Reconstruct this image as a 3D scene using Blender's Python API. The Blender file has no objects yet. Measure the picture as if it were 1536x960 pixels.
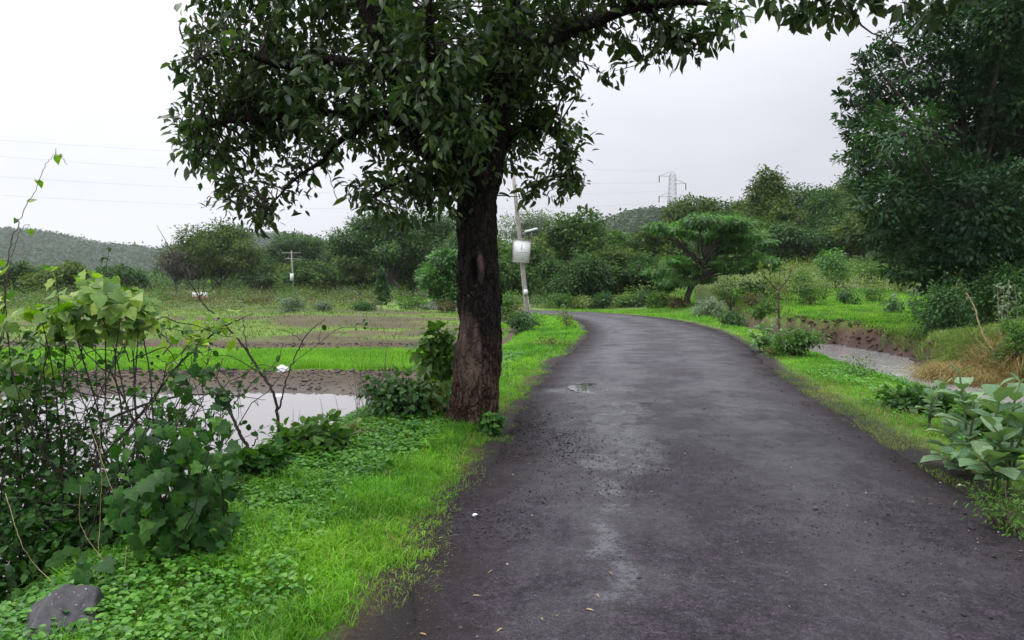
import bpy, math, random
import numpy as np
from mathutils import Vector, noise as mnoise

rng = np.random.default_rng(11)
random.seed(11)
SC = bpy.context.scene
COL = SC.collection
F = 1150.0                       # focal length in pixels of the 1536 wide photograph
HOR = 425.0                      # horizon row
CAMZ = 1.6
PITCH = math.atan((480 - HOR) / F)

# ---------------------------------------------------------------- helpers
def pt(px, py, d):
    """world point seen at photo pixel (px,py) at forward distance d"""
    cp, sp = math.cos(PITCH), math.sin(PITCH)
    v = (480 - py) / F
    fy = cp + v * sp
    fz = -sp + v * cp
    k = d / fy
    return np.array([(px - 768) / F * k, d, CAMZ + fz * k])

def sm(t):
    t = np.clip(t, 0, 1)
    return t * t * (3 - 2 * t)

def _h(xi, yi, seed):
    v = np.sin(xi * 127.1 + yi * 311.7 + seed * 74.7) * 43758.5453
    return v - np.floor(v)

def vn(x, y, seed=0):
    x = np.asarray(x, float); y = np.asarray(y, float)
    xi = np.floor(x); yi = np.floor(y)
    fx = sm(x - xi); fy = sm(y - yi)
    a = _h(xi, yi, seed); b = _h(xi + 1, yi, seed); c = _h(xi, yi + 1, seed); d = _h(xi + 1, yi + 1, seed)
    return (a * (1 - fx) + b * fx) * (1 - fy) + (c * (1 - fx) + d * fx) * fy

def fbm(x, y, seed=0, octv=4):
    s = 0; a = 0.5; t = 0
    for i in range(octv):
        s = s + a * vn(x * 2 ** i, y * 2 ** i, seed + i * 3.3); t += a; a *= 0.5
    return s / t

def nrm(v):
    return v / np.maximum(np.linalg.norm(v, axis=-1, keepdims=True), 1e-9)

def tag(o, label=None, cat=None, group=None, kind=None):
    if label: o["label"] = label
    if cat: o["category"] = cat
    if group: o["group"] = group
    if kind: o["kind"] = kind
    return o

def empty(name, loc, label, cat, group=None):
    o = bpy.data.objects.new(name, None)
    o.empty_display_size = 0.2
    o.location = Vector([float(c) for c in loc])
    COL.objects.link(o)
    return tag(o, label, cat, group)

class Geo:
    def __init__(self):
        self.V = []; self.Fc = []; self.T = []; self.n = 0
    def add(self, V, Fc, tint=0.5):
        V = np.asarray(V, float).reshape(-1, 3)
        if len(V) == 0: return
        self.V.append(V); self.Fc.append(np.asarray(Fc, int).reshape(-1, 3) + self.n)
        t = np.asarray(tint, float)
        self.T.append(np.full(len(V), float(t)) if t.ndim == 0 else t)
        self.n += len(V)
    def box(self, c, size, R=None, tint=0.5):
        c = np.asarray(c, float); s = np.asarray(size, float) / 2
        q = np.array([[x, y, z] for x in (-1, 1) for y in (-1, 1) for z in (-1, 1)], float) * s
        if R is not None: q = q @ np.asarray(R).T
        f = [(0,1,3),(0,3,2),(4,6,7),(4,7,5),(0,4,5),(0,5,1),(2,3,7),(2,7,6),(0,2,6),(0,6,4),(1,5,7),(1,7,3)]
        self.add(q + c, f, tint)
    def bar(self, a, b, w, tint=0.5):
        self.tube([a, b], [w, w], 4, tint)
    def tube(self, pts, rad, sides=5, tint=0.5, cap=True):
        p = np.asarray(pts, float); r = np.asarray(rad, float)
        m = len(p)
        t = nrm(np.gradient(p, axis=0))
        ref = np.array([0.31, 0.17, 0.93])
        if abs(float(np.mean(t @ ref))) > 0.8: ref = np.array([0.93, 0.31, 0.17])
        s = nrm(np.cross(t, ref)); u = np.cross(s, t)
        a = np.linspace(0, 2 * math.pi, sides, endpoint=False)
        V = p[:, None] + r[:, None, None] * (np.cos(a)[None, :, None] * s[:, None] + np.sin(a)[None, :, None] * u[:, None])
        i = np.arange(m - 1)[:, None] * sides; j = np.arange(sides)[None]; j2 = (j + 1) % sides
        q0 = i + j; q1 = i + j2; q2 = i + sides + j2; q3 = i + sides + j
        Fc = np.concatenate([np.stack([q0, q1, q2], -1).reshape(-1, 3), np.stack([q0, q2, q3], -1).reshape(-1, 3)])
        V = V.reshape(-1, 3)
        if cap:
            k = len(V); V = np.concatenate([V, p[:1], p[-1:]])
            jj = np.arange(sides)
            c0 = np.stack([np.full(sides, k), (jj + 1) % sides, jj], -1)
            b = (m - 1) * sides
            c1 = np.stack([np.full(sides, k + 1), b + jj, b + (jj + 1) % sides], -1)
            Fc = np.concatenate([Fc, c0, c1])
        self.add(V, Fc, tint)
    def build(self, name, mat, parent=None, smooth=True, extra=None):
        V = np.concatenate(self.V); Fc = np.concatenate(self.Fc); T = np.concatenate(self.T)
        o = tri_mesh(name, V, Fc, mat, parent, smooth, T, extra)
        return o

def tri_mesh(name, V, Fc, mat, parent=None, smooth=True, T=None, extra=None):
    org = np.zeros(3)
    if parent is not None:
        pr = parent
        while pr is not None:
            org += np.array(pr.location); pr = pr.parent
    me = bpy.data.meshes.new(name)
    me.vertices.add(len(V)); me.vertices.foreach_set("co", (V - org).astype(np.float32).ravel())
    me.loops.add(len(Fc) * 3); me.loops.foreach_set("vertex_index", Fc.astype(np.int32).ravel())
    me.polygons.add(len(Fc)); me.polygons.foreach_set("loop_start", np.arange(len(Fc), dtype=np.int32) * 3)
    if smooth: me.polygons.foreach_set("use_smooth", np.ones(len(Fc), bool))
    me.update(calc_edges=True)
    if T is not None:
        at = me.attributes.new("tint", "FLOAT", "POINT"); at.data.foreach_set("value", T.astype(np.float32))
    for k, v in (extra or {}).items():
        v = np.asarray(v)
        if v.ndim == 1:
            at = me.attributes.new(k, "FLOAT", "POINT"); at.data.foreach_set("value", v.astype(np.float32))
        else:
            at = me.attributes.new(k, "FLOAT_COLOR", "POINT")
            at.data.foreach_set("color", np.concatenate([v, np.ones((len(v), 1))], 1).astype(np.float32).ravel())
    me.materials.append(mat)
    o = bpy.data.objects.new(name, me); COL.objects.link(o)
    if parent is not None: o.parent = parent
    return o

def bez(p0, p1, p2, n=8, jit=0.0):
    t = np.linspace(0, 1, n)[:, None]
    p0, p1, p2 = (np.asarray(q, float) for q in (p0, p1, p2))
    c = (1 - t) ** 2 * p0 + 2 * t * (1 - t) * p1 + t * t * p2
    if jit: c[1:-1] += rng.normal(0, jit, (n - 2, 3))
    return c

def spline(P, n=40):
    """Catmull-Rom through points (rows may carry more than 3 columns)"""
    P = np.asarray(P, float)
    Q = np.concatenate([[2 * P[0] - P[1]], P, [2 * P[-1] - P[-2]]])
    m = len(P) - 1; out = []
    for s in np.linspace(0, m, n):
        i = min(int(s), m - 1); t = s - i
        a, b, c, d = Q[i], Q[i + 1], Q[i + 2], Q[i + 3]
        out.append(0.5 * ((2 * b) + (-a + c) * t + (2 * a - 5 * b + 4 * c - d) * t * t + (-a + 3 * b - 3 * c + d) * t ** 3))
    return np.array(out)

# ---------------------------------------------------------------- leaves
def _sym(rows, tip, base=(0, 0, 0)):
    """strip leaf: rows of (u, halfwidth, w_edge, w_mid)"""
    V = [base]; Fc = []
    for u, hw, we, wm in rows:
        V += [(u, -hw, we), (u, 0, wm), (u, hw, we)]
    V.append(tip); k = len(V) - 1
    Fc += [(0, 2, 1), (0, 3, 2)]
    for i in range(len(rows) - 1):
        a = 1 + 3 * i; b = a + 3
        Fc += [(a, a + 1, b + 1), (a, b + 1, b), (a + 1, a + 2, b + 2), (a + 1, b + 2, b + 1)]
    a = 1 + 3 * (len(rows) - 1)
    Fc += [(a, a + 1, k), (a + 1, a + 2, k)]
    return np.array(V, float), np.array(Fc)

LEAF = _sym([(0.28, 0.40, .07, 0), (0.65, 0.40, .05, -.02)], (1, 0, -.08))
OVAL = _sym([(0.15, 0.24, .06, 0), (0.45, 0.46, .09, -.02), (0.8, 0.42, .06, -.05)], (1, 0, -.09))
DIAM = (np.array([(0, 0, 0), (.45, -.5, .09), (.45, .5, .09), (1, 0, -.05)], float), np.array([(0, 2, 1), (1, 2, 3)]))
_iv = [(0, 0, 0), (.5, 0, -.02), (1, 0, -.12)]
for s in (-1, 1):
    _iv += [(-.14, s * .26, .03), (.08, s * .56, .08), (.33, s * .42, .05), (.56, s * .55, .06), (.70, s * .24, 0)]
_if = []
for s, o in ((-1, 3), (1, 8)):
    a1, a2, a3, a4, a5 = range(o, o + 5)
    for f in ((0, a1, a2), (0, a2, a3), (0, a3, 1), (1, a3, a4), (1, a4, a5), (1, a5, 2)):
        _if.append(f if s < 0 else f[::-1])
IVY = (np.array(_iv, float), np.array(_if))
_ht = [(0, 0, 0), (.45, 0, -.03), (1, 0, -.14)]
for s in (-1, 1):
    _ht += [(-.16, s * .22, .02), (.0, s * .46, .07), (.3, s * .53, .08), (.65, s * .32, .02)]
_hf = []
for s, o in ((-1, 3), (1, 7)):
    a1, a2, a3, a4 = range(o, o + 4)
    for f in ((0, a1, a2), (0, a2, a3), (0, a3, 1), (1, a3, a4), (1, a4, 2)):
        _hf.append(f if s < 0 else f[::-1])
HEART = (np.array(_ht, float), np.array(_hf))

def put_leaves(g, tmpl, P, D, N, L, W, tint, curl=0.0):
    tv, tf = tmpl
    n = len(P)
    if n == 0: return
    D = nrm(D); S = nrm(np.cross(D, N)); U = np.cross(S, D)
    L = np.broadcast_to(np.asarray(L, float), (n,)); W = np.broadcast_to(np.asarray(W, float), (n,))
    curl = np.broadcast_to(np.asarray(curl, float), (n,))
    u = tv[:, 0]; v = tv[:, 1]; w = tv[:, 2]
    V = (P[:, None] + (L[:, None] * u)[..., None] * D[:, None] + (W[:, None] * v)[..., None] * S[:, None]
         + (L[:, None] * (w[None] - curl[:, None] * u[None] ** 2))[..., None] * U[:, None])
    Fc = tf[None] + (np.arange(n) * len(tv))[:, None, None]
    g.add(V.reshape(-1, 3), Fc.reshape(-1, 3), np.repeat(tint, len(tv)))

def unit(n):
    return nrm(rng.normal(0, 1, (n, 3)))

def cloud(g, tmpl, C, R, n, L, asp, up=0.6, out=0.6, droop=0.25, flat=0.8, tsh=0.0, per=14, spread=0.28, shell=0.55):
    """leaf clumps through an ellipsoid: C centre, R radii, n leaves"""
    C = np.asarray(C, float); R = np.asarray(R, float)
    m = max(1, int(n / per))
    dirs = unit(m); rr = (shell + (1 - shell) * rng.random((m, 1))) * (1 + 0.12 * rng.normal(0, 1, (m, 1)))
    cc = C + dirs * rr * R
    ct = rng.normal(0, 0.16, m)
    k = np.repeat(np.arange(m), per)
    loc = rng.normal(0, 1, (len(k), 3)) * np.array([1, 1, flat]) * (spread * float(np.mean(R)))
    P = cc[k] + loc
    o = nrm((P - C) / R)
    D = nrm(o * out + 0.6 * nrm(loc) + unit(len(k)) * 0.55 + np.array([0, 0, -droop]))
    N = o * 0.5 + np.array([0, 0, up]) + unit(len(k)) * 0.55
    Ls = L * rng.uniform(0.65, 1.25, len(k))
    t = np.clip(0.45 + ct[k] + rng.normal(0, 0.13, len(k)) + tsh, 0, 1)
    put_leaves(g, tmpl, P, D, N, Ls, Ls * asp, t, rng.uniform(0, .25, len(k)))

# ---------------------------------------------------------------- materials
class NT:
    def __init__(self, name):
        self.m = bpy.data.materials.new(name); self.m.use_nodes = True
        self.t = self.m.node_tree; self.t.nodes.clear()
    def n(self, typ, **kw):
        nd = self.t.nodes.new(typ)
        for k, v in kw.items():
            if k.startswith("i_"):
                nd.inputs[int(k[2:])].default_value = v
            else: setattr(nd, k, v)
        return nd
    def l(self, a, b): self.t.links.new(a, b)
    def ramp(self, fac, stops):
        r = self.n("ShaderNodeValToRGB"); e = r.color_ramp.elements
        while len(e) < len(stops): e.new(0.5)
        for el, (p, c) in zip(e, stops):
            el.position = p; el.color = (*c, 1) if len(c) == 3 else c
        self.l(fac, r.inputs[0]); return r.outputs[0]
    def noise(self, scale, detail=4, rough=0.55, vec=None, dist=0.0):
        n = self.n("ShaderNodeTexNoise"); n.inputs["Scale"].default_value = scale
        n.inputs["Detail"].default_value = detail; n.inputs["Roughness"].default_value = rough
        n.inputs["Distortion"].default_value = dist
        if vec is not None: self.l(vec, n.inputs["Vector"])
        return n.outputs["Fac"]
    def math(self, op, a, b=None, clamp=False):
        n = self.n("ShaderNodeMath", operation=op, use_clamp=clamp)
        for i, v in enumerate((a, b)):
            if v is None: continue
            if isinstance(v, (int, float)): n.inputs[i].default_value = v
            else: self.l(v, n.inputs[i])
        return n.outputs[0]
    def mix(self, fac, a, b, mode="MIX"):
        n = self.n("ShaderNodeMix", data_type="RGBA", blend_type=mode)
        for i, v in ((0, fac), (6, a), (7, b)):
            if isinstance(v, (int, float)): n.inputs[i].default_value = v
            elif isinstance(v, tuple): n.inputs[i].default_value = (*v, 1)
            else: self.l(v, n.inputs[i])
        return n.outputs[2]
    def pos(self):
        return self.n("ShaderNodeNewGeometry").outputs["Position"]
    def attr(self, name, out="Fac"):
        return self.n("ShaderNodeAttribute", attribute_name=name).outputs[out]
    def bump(self, h, strength=0.5, dist=0.02):
        b = self.n("ShaderNodeBump"); b.inputs["Strength"].default_value = strength; b.inputs["Distance"].default_value = dist
        self.l(h, b.inputs["Height"]); return b.outputs[0]
    def princ(self, color=None, rough=0.6, spec=0.5, normal=None, metallic=0.0):
        p = self.n("ShaderNodeBsdfPrincipled")
        if isinstance(color, tuple): p.inputs["Base Color"].default_value = (*color, 1)
        elif color is not None: self.l(color, p.inputs["Base Color"])
        if isinstance(rough, (int, float)): p.inputs["Roughness"].default_value = rough
        else: self.l(rough, p.inputs["Roughness"])
        if isinstance(spec, (int, float)): p.inputs["Specular IOR Level"].default_value = spec
        else: self.l(spec, p.inputs["Specular IOR Level"])
        p.inputs["Metallic"].default_value = metallic
        if normal is not None: self.l(normal, p.inputs["Normal"])
        return p
    def out(self, sh):
        o = self.n("ShaderNodeOutputMaterial"); self.l(sh, o.inputs[0]); return self.m

def leaf_mat(name, c0, c1, c2, rough=0.45, trans=0.3, spec=0.5, cs=0.6, var=0.35, pale=0.0, fine=0.0):
    t = NT(name)
    col = t.ramp(t.attr("tint"), [(0.05, c0), (0.5, c1), (0.95, c2)])
    nz = t.noise(cs, 3, 0.6, t.pos())
    dark = t.ramp(nz, [(0.3, (1 - var,) * 3), (0.7, (1 + var * .6, 1 + var * .6, 1 + var * .3))])
    col = t.mix(1.0, col, dark, "MULTIPLY")
    if fine:
        f1 = t.ramp(t.noise(55, 4, .7, t.pos()), [(.36, (1 - fine,) * 3), (.64, (1 + fine * .7,) * 3)]); col = t.mix(1.0, col, f1, 'MULTIPLY')
        spt = t.ramp(t.noise(95, 2, .5, t.pos()), [(.68, (0, 0, 0)), (.74, (1, 1, 1))]); col = t.mix(t.math('MULTIPLY', spt, .55), col, (.13, .085, .03))
    if pale:
        bf = t.n("ShaderNodeNewGeometry").outputs["Backfacing"]
        col = t.mix(t.math("MULTIPLY", bf, pale), col, (0.22, 0.26, 0.17))
    p = t.princ(col, rough, spec)
    tr = t.n("ShaderNodeBsdfTranslucent")
    tc = t.mix(1.0, col, (1.5, 1.7, 0.7), "MULTIPLY"); t.l(tc, tr.inputs[0])
    m = t.n("ShaderNodeMixShader"); m.inputs[0].default_value = trans
    t.l(p.outputs[0], m.inputs[1]); t.l(tr.outputs[0], m.inputs[2])
    return t.out(m.outputs[0])

def bark_mat(name, c0, c1, scale=6.0, rough=0.8):
    t = NT(name)
    mp = t.n("ShaderNodeMapping"); mp.inputs["Scale"].default_value = (1, 1, 0.25); t.l(t.pos(), mp.inputs[0])
    nz = t.noise(scale, 6, 0.65, mp.outputs[0])
    col = t.ramp(nz, [(0.3, c0), (0.7, c1)])
    return t.out(t.princ(col, rough, 0.3, t.bump(nz, 0.6, 0.03)).outputs[0])

def flat_mat(name, c, rough=0.6, spec=0.4, metallic=0.0, nscale=8.0, var=0.25, bump=0.0):
    t = NT(name)
    nz = t.noise(nscale, 5, 0.6, t.pos())
    a = tuple(x * (1 - var) for x in c); b = tuple(min(1, x * (1 + var)) for x in c)
    col = t.ramp(nz, [(0.3, a), (0.7, b)])
    return t.out(t.princ(col, rough, spec, t.bump(nz, bump, 0.01) if bump else None, metallic).outputs[0])

M = {}
M["crown_main"] = leaf_mat("glossy dark leaves", (.020, .046, .014), (.044, .086, .024), (.12, .185, .045), .42, .30, .4, 1.2, .35)
M["crown_over"] = leaf_mat("overhang leaves", (.022, .042, .018), (.045, .08, .028), (.09, .13, .04), .5, .22, .35, 1.2)
M["crown_big"] = leaf_mat("deep blue green leaves", (.009, .034, .012), (.022, .066, .020), (.055, .125, .035), .55, .22, .22, .5, .4)
M["crown_dark"] = leaf_mat("dark green foliage", (.018, .052, .012), (.038, .094, .020), (.080, .160, .034), .6, .25, .2, .3, .4)
M["hill_trees"] = leaf_mat("hill canopy", (.032, .058, .030), (.048, .082, .042), (.070, .112, .055), .7, .2, .1, .03, .3)
M["crown_olive"] = leaf_mat("olive foliage", (.034, .066, .010), (.068, .118, .018), (.13, .19, .034), .6, .25, .2, .3, .4)
M["crown_mid"] = leaf_mat("mid green foliage", (.032, .075, .014), (.065, .14, .024), (.12, .22, .04), .6, .28, .2, .35, .35)
M["crown_bright"] = leaf_mat("bright feathery foliage", (.035, .11, .016), (.07, .19, .03), (.13, .29, .05), .5, .3, .4, .5, .3)
M["crown_pale"] = leaf_mat("pale hazy foliage", (.06, .10, .06), (.11, .16, .09), (.18, .23, .13), .6, .25, .3, .4, .3)  # distance haze is put into the leaf colour as paleness
M["crown_grey"] = leaf_mat("grey brown twiggy foliage", (.045, .045, .036), (.075, .072, .058), (.11, .10, .08), .7, .15, .2, .5, .3)
M["shrub"] = leaf_mat("shrub leaves", (.030, .080, .014), (.065, .15, .024), (.13, .25, .04), .55, .3, .25, 1.0, .35)
M["shrub_dark"] = leaf_mat("dark shrub leaves", (.016, .054, .014), (.036, .10, .024), (.08, .17, .04), .55, .25, .25, 1.0, .35)
M["shrub_yellow"] = leaf_mat("yellow green shrub leaves", (.07, .11, .02), (.13, .19, .035), (.24, .30, .06), .5, .3, .4, 1.0, .3)
M["shrub_grey"] = leaf_mat("grey green shrub leaves", (.06, .10, .06), (.12, .18, .11), (.23, .29, .19), .55, .25, .35, 1.0, .3)
M["scrub_brown"] = leaf_mat("brown olive scrub", (.055, .06, .022), (.10, .10, .04), (.17, .16, .06), .7, .2, .2, .4, .4)
M["vine"] = leaf_mat("vine leaves", (.045, .14, .008), (.15, .30, .018), (.40, .50, .08), .5, .35, .3, 2.0, .25, pale=.2, fine=.3)
M["creeper"] = leaf_mat("creeper leaves", (.012, .048, .008), (.026, .090, .014), (.075, .19, .028), .6, .25, .22, 2.0, .3, fine=.35)
M["calotropis"] = leaf_mat("milky broad leaves", (.065, .155, .065), (.11, .22, .095), (.21, .31, .17), .6, .2, .3, 2.0, .2, pale=.3, fine=.25)
M["weed"] = leaf_mat("weed leaves", (.035, .13, .012), (.07, .22, .018), (.14, .32, .035), .45, .3, .4, 1.5, .3)
M["grass"] = leaf_mat("fresh grass", (.045, .17, .010), (.105, .29, .018), (.22, .42, .035), .55, .35, .25, 1.4, .4)
M["grass_dull"] = leaf_mat("dull grass", (.05, .11, .015), (.11, .19, .03), (.22, .27, .06), .6, .25, .3, 1.2, .3)
M["paddy"] = leaf_mat("paddy shoots", (.085, .22, .014), (.14, .32, .022), (.22, .42, .04), .5, .35, .3, .3, .12)
M["dry_grass"] = leaf_mat("dry grass", (.13, .095, .04), (.24, .175, .075), (.40, .32, .16), .7, .25, .2, 1.5, .25)
M["bark_far"] = bark_mat("far bark", (.035, .028, .022), (.09, .075, .06), 5)
M["bark_pale"] = bark_mat("pale stem bark", (.16, .13, .09), (.34, .29, .20), 20)
M["twig_dark"] = bark_mat("dark twig", (.018, .014, .012), (.055, .042, .035), 25)
M["twig_brown"] = bark_mat("brown twig", (.05, .032, .024), (.13, .09, .065), 25)
M["stem_green"] = bark_mat("green stem", (.07, .11, .04), (.16, .20, .09), 25)
M["straw"] = bark_mat("straw stalk", (.26, .19, .10), (.50, .40, .23), 25)

# ---------------------------------------------------------------- terrain
ROAD = np.array([  # x, y, half width
    (-4.2, -28, 1.9), (-2.6, -18, 1.9), (-1.0, -8, 1.9), (0.72, 0, 1.76), (1.26, 3.47, 1.76), (1.47, 5.2, 1.95), (1.76, 7, 1.90), (2.42, 12, 2.03),
    (3.12, 16, 2.05), (3.85, 19.6, 2.1), (4.62, 24.6, 2.15), (5.0, 30.5, 2.15), (4.75, 35.2, 2.1), (3.7, 39.3, 2.05), (1.9, 42.4, 2.0),
    (-0.8, 45.0, 2.0), (-3.3, 48.4, 2.0), (-4.8, 54, 2.0), (-5.2, 64, 2.0), (-4.6, 80, 2.0)])
RS = spline(ROAD, 600)
RT = nrm(np.gradient(RS[:, :2], axis=0))

def road_dist(x, y):
    """(distance beyond the road edge, side: +1 right, -1 left)"""
    x = np.asarray(x, float); y = np.asarray(y, float)
    sh = x.shape; x = x.ravel(); y = y.ravel()
    dd = np.empty(len(x)); sd = np.empty(len(x))
    for a in range(0, len(x), 20000):
        b = slice(a, a + 20000)
        dx = x[b, None] - RS[None, :, 0]; dy = y[b, None] - RS[None, :, 1]
        d2 = dx * dx + dy * dy
        i = np.argmin(d2, 1); k = np.arange(len(i))
        dd[b] = np.sqrt(d2[k, i]) - RS[i, 2]
        sd[b] = np.where(RT[i, 0] * dy[k, i] - RT[i, 1] * dx[k, i] < 0, 1.0, -1.0)
    return dd.reshape(sh), sd.reshape(sh)

STREAM = spline([(14, 54), (12.0, 45), (10.7, 38), (10.0, 33), (10.5, 28.5), (10.5, 25), (10.0, 22), (9.6, 19.5), (9.4, 16.5), (9.7, 13), (10.6, 9), (12, 4), (15, -4)], 200)
WATER_Z = -0.80
STREAM_Z = -0.72

def stream_dist(x, y):
    x = np.asarray(x, float); sh = x.shape; x = x.ravel(); y = np.asarray(y, float).ravel()
    r = np.empty(len(x))
    for a in range(0, len(x), 40000):
        b = slice(a, a + 40000)
        r[b] = np.sqrt(((x[b, None] - STREAM[None, :, 0]) ** 2 + (y[b, None] - STREAM[None, :, 1]) ** 2).min(1))
    return r.reshape(sh)

LY = np.array([-40, 0, 8.0, 10, 15.8, 16.6, 17.6, 18.6, 19.2, 24.6, 25.2, 26.2, 30, 36, 45, 60, 100, 200, 400, 900])
LZ = np.array([-1.0, -1.0, -1.0, -1.0, -.98, -.83, -.66, -.60, -.58, -.56, -.40, -.42, -.26, -.10, .05, .05, 0, 0.5, 2, 3])
RY = np.array([-40, 0, 12, 20, 27, 34, 45, 52, 60, 75, 110, 200, 400, 900])
RZ = np.array([0, -.1, -.3, -.25, .0, .2, .55, 1.2, 2.0, 3.2, 4.0, 4.5, 5, 5])

def field_y(x, y):
    return y + 2.4 * (fbm(x * .11, y * .07, 9, 3) - .5) + .5 * (fbm(x * .6, y * .6, 10, 3) - .5)

def terrain(x, y, full=False):
    x = np.asarray(x, float); y = np.asarray(y, float)
    dd, sd = road_dist(x, y)
    wob = 0.5 * (fbm(x * .22, y * .22, 5, 3) - .5)
    yl = field_y(x, y)
    zl = np.interp(yl, LY, LZ) + .16 * (fbm(x * .45, y * .45, 2, 4) - .5) * (1 - .75 * sm((y - 18.8) / 1) * sm((25.5 - y) / 1))
    zl = zl + sm((y - 26) / 6) * .35 * (fbm(x * .15, y * .2, 21, 3) - .5)
    latr = sm((x - 5.5) / 7)
    zr = np.where(y < 30, np.interp(y, RY, RZ), np.interp(y, RY, RZ) * latr) + .3 * (fbm(x * .3, y * .3, 3, 3) - .5) * sm((dd - 2) / 3)
    zr = zr + 0.50 * sm((x - 10.6) / 2.6) * sm((25 - y) / 5) * sm((y - 6) / 5)
    left = sd < 0
    rim = np.where(left, 1.55 + wob, 1.0 + .5 * wob)
    wid = np.where(left, 1.7, 1.9)
    t = sm((dd - rim) / wid)
    far = np.where(left, zl, zr)
    verge = -.012 + .06 * (fbm(x * 1.7, y * 1.7, 7, 4) - .38) * sm((dd - .05) / .4)
    z = verge * (1 - t) + far * t
    ds = stream_dist(x, y) + 1.1 * (fbm(x * .6, y * .6, 13, 4) - .5) + .7 * (fbm(x * 1.9, y * 1.9, 14, 4) - .5) + 1.1 * sm((y - 29.5) / 3)
    cs = sm((ds - 1.4) / 1.05)
    z = np.where(left, z, (-1.0) * (1 - cs) + z * cs)
    z = np.where(dd < 0.05, -.012 - .06 * sm((-.20 - dd) / .2), z)
    if full: return z, dd, sd, ds, t
    return z

def tz(x, y): return float(terrain(np.array([x]), np.array([y]))[0])

def gp(px, d):
    """ground point under photo column px at distance d"""
    x = (px - 768) / F * d * (1 / 1.0)
    return np.array([x, d, tz(x, d)])

def grass_amount(x, y, z, dd, sd, ds, t):
    n1 = fbm(x * 1.3, y * 1.3, 31, 4); n2 = fbm(x * .35, y * .35, 33, 3)
    edge = sm((dd + .10 - .75 * (n1 - .33) - np.where(sd < 0, .04, .06)) / .22)
    left_v = edge * (1 - sm((t - .35 - .5 * (n1 - .5)) / .3))
    yf = field_y(x, y)
    padd = sm((yf - 19.0 - .3 * n1) / .3) * sm((24.7 - yf) / .3) * (sd < 0) * (t > .97)
    fl = (sd < 0) * (t > .9) * sm((y - 26) / 2) * (.08 + .8 * sm((fbm(x * .16, y * .5, 34, 4) - .47) / .10))
    right_v = edge * (1 - .3 * sm((t - .6) / .3))
    mead = edge * sm((ds - 2.15 - .7 * (n1 - .5)) / .25)
    r = np.where(sd < 0, np.maximum(left_v, np.maximum(padd, fl)), np.minimum(right_v, mead))
    r = np.where((sd > 0) & (y > 44), np.minimum(r, .8), r)
    return np.clip(r, 0, 1), padd

def build_ground():
    th = np.concatenate([np.arange(-44, 44, .22), np.arange(44, 316, 2.2)]) * math.pi / 180
    rr = np.concatenate([[0.0], np.geomspace(.7, 1400, 620)])
    A, R = np.meshgrid(th, rr)
    x = R * np.sin(A); y = R * np.cos(A)
    z, dd, sd, ds, t = terrain(x, y, True)
    g, padd = grass_amount(x, y, z, dd, sd, ds, t)
    n1 = fbm(x * .9, y * .9, 41, 4)[..., None]; n2 = fbm(x * .25, y * .25, 43, 4)[..., None]
    soil = np.array([.074, .056, .034]) * (.75 + .6 * n1)
    green = np.array([.085, .19, .022]) * (.7 + .5 * n1) + np.array([.05, .04, .0]) * n2
    scrub = np.array([.055, .095, .022]) * (.7 + .6 * n1) + np.array([.02, .015, .0]) * n2
    gravel = np.array([.019, .015, .015]) * (.7 + .6 * n1)
    c = soil * (1 - g[..., None]) + green * g[..., None]
    sc = (np.where(sd < 0, sm((y - 40) / 8), sm((y - 40) / 10)) * sm((dd - 2.5) / 2))[..., None]
    c = c * (1 - sc * .85) + scrub * sc * .85
    pg = padd[..., None]
    c = c * (1 - pg) + np.array([.12, .27, .02]) * pg
    e = (1 - sm((dd - .06 - .5 * (n1[..., 0] - .4)) / .3))[..., None]
    c = c * (1 - e) + gravel * e
    bk = (sm((3.0 - ds) / .5) * (sd > 0) * (1 - g) * (1 - sm((y - 28.5) / 3)))[..., None]
    c = c * (1 - bk) + np.array([.080, .045, .031]) * (.35 + 1.3 * n1) * bk
    wet = np.where(sd < 0, sm((-.62 - z) / .15), sm((-.35 - z) / .3))
    c = c * (1 - .35 * wet[..., None])
    m, k = x.shape
    V = np.stack([x, y, z], -1).reshape(-1, 3)
    i = np.arange(m - 1)[:, None] * k; j = np.arange(k)[None]; j2 = (j + 1) % k
    a = i + j; b = i + j2; cc = i + k + j2; d = i + k + j
    Fc = np.concatenate([np.stack([a, cc, b], -1).reshape(-1, 3), np.stack([a, d, cc], -1).reshape(-1, 3)])
    t_ = NT("ground soil and turf")
    at = t_.attr("gcol", "Color")
    nz = t_.noise(14, 8, .78, t_.pos()); nzf = t_.noise(90, 4, .8, t_.pos()); nz2 = t_.noise(2.2, 4, .6, t_.pos())
    v = t_.ramp(nz, [(.3, (.55, .55, .55)), (.7, (1.35, 1.3, 1.2))])
    v2 = t_.ramp(nz2, [(.3, (.8, .8, .8)), (.7, (1.2, 1.15, 1.1))])
    col = t_.mix(1, t_.mix(1, at, v, "MULTIPLY"), v2, "MULTIPLY")
    col = t_.mix(1, col, t_.ramp(nzf, [(.36, (.45, .45, .45)), (.64, (1.6, 1.55, 1.5))]), "MULTIPLY")
    w = t_.attr("wet")
    rough = t_.math("SUBTRACT", .9, t_.math("MULTIPLY", w, .45))
    mat = t_.out(t_.princ(col, rough, .35, t_.bump(t_.math("ADD", nz, t_.math("MULTIPLY", nzf, .4)), .9, .05)).outputs[0])
    o = tri_mesh("ground", V, Fc, mat, None, True, None, {"gcol": c.reshape(-1, 3), "wet": wet.ravel()})
    tag(o, kind="structure")
    return o
build_ground()

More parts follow.
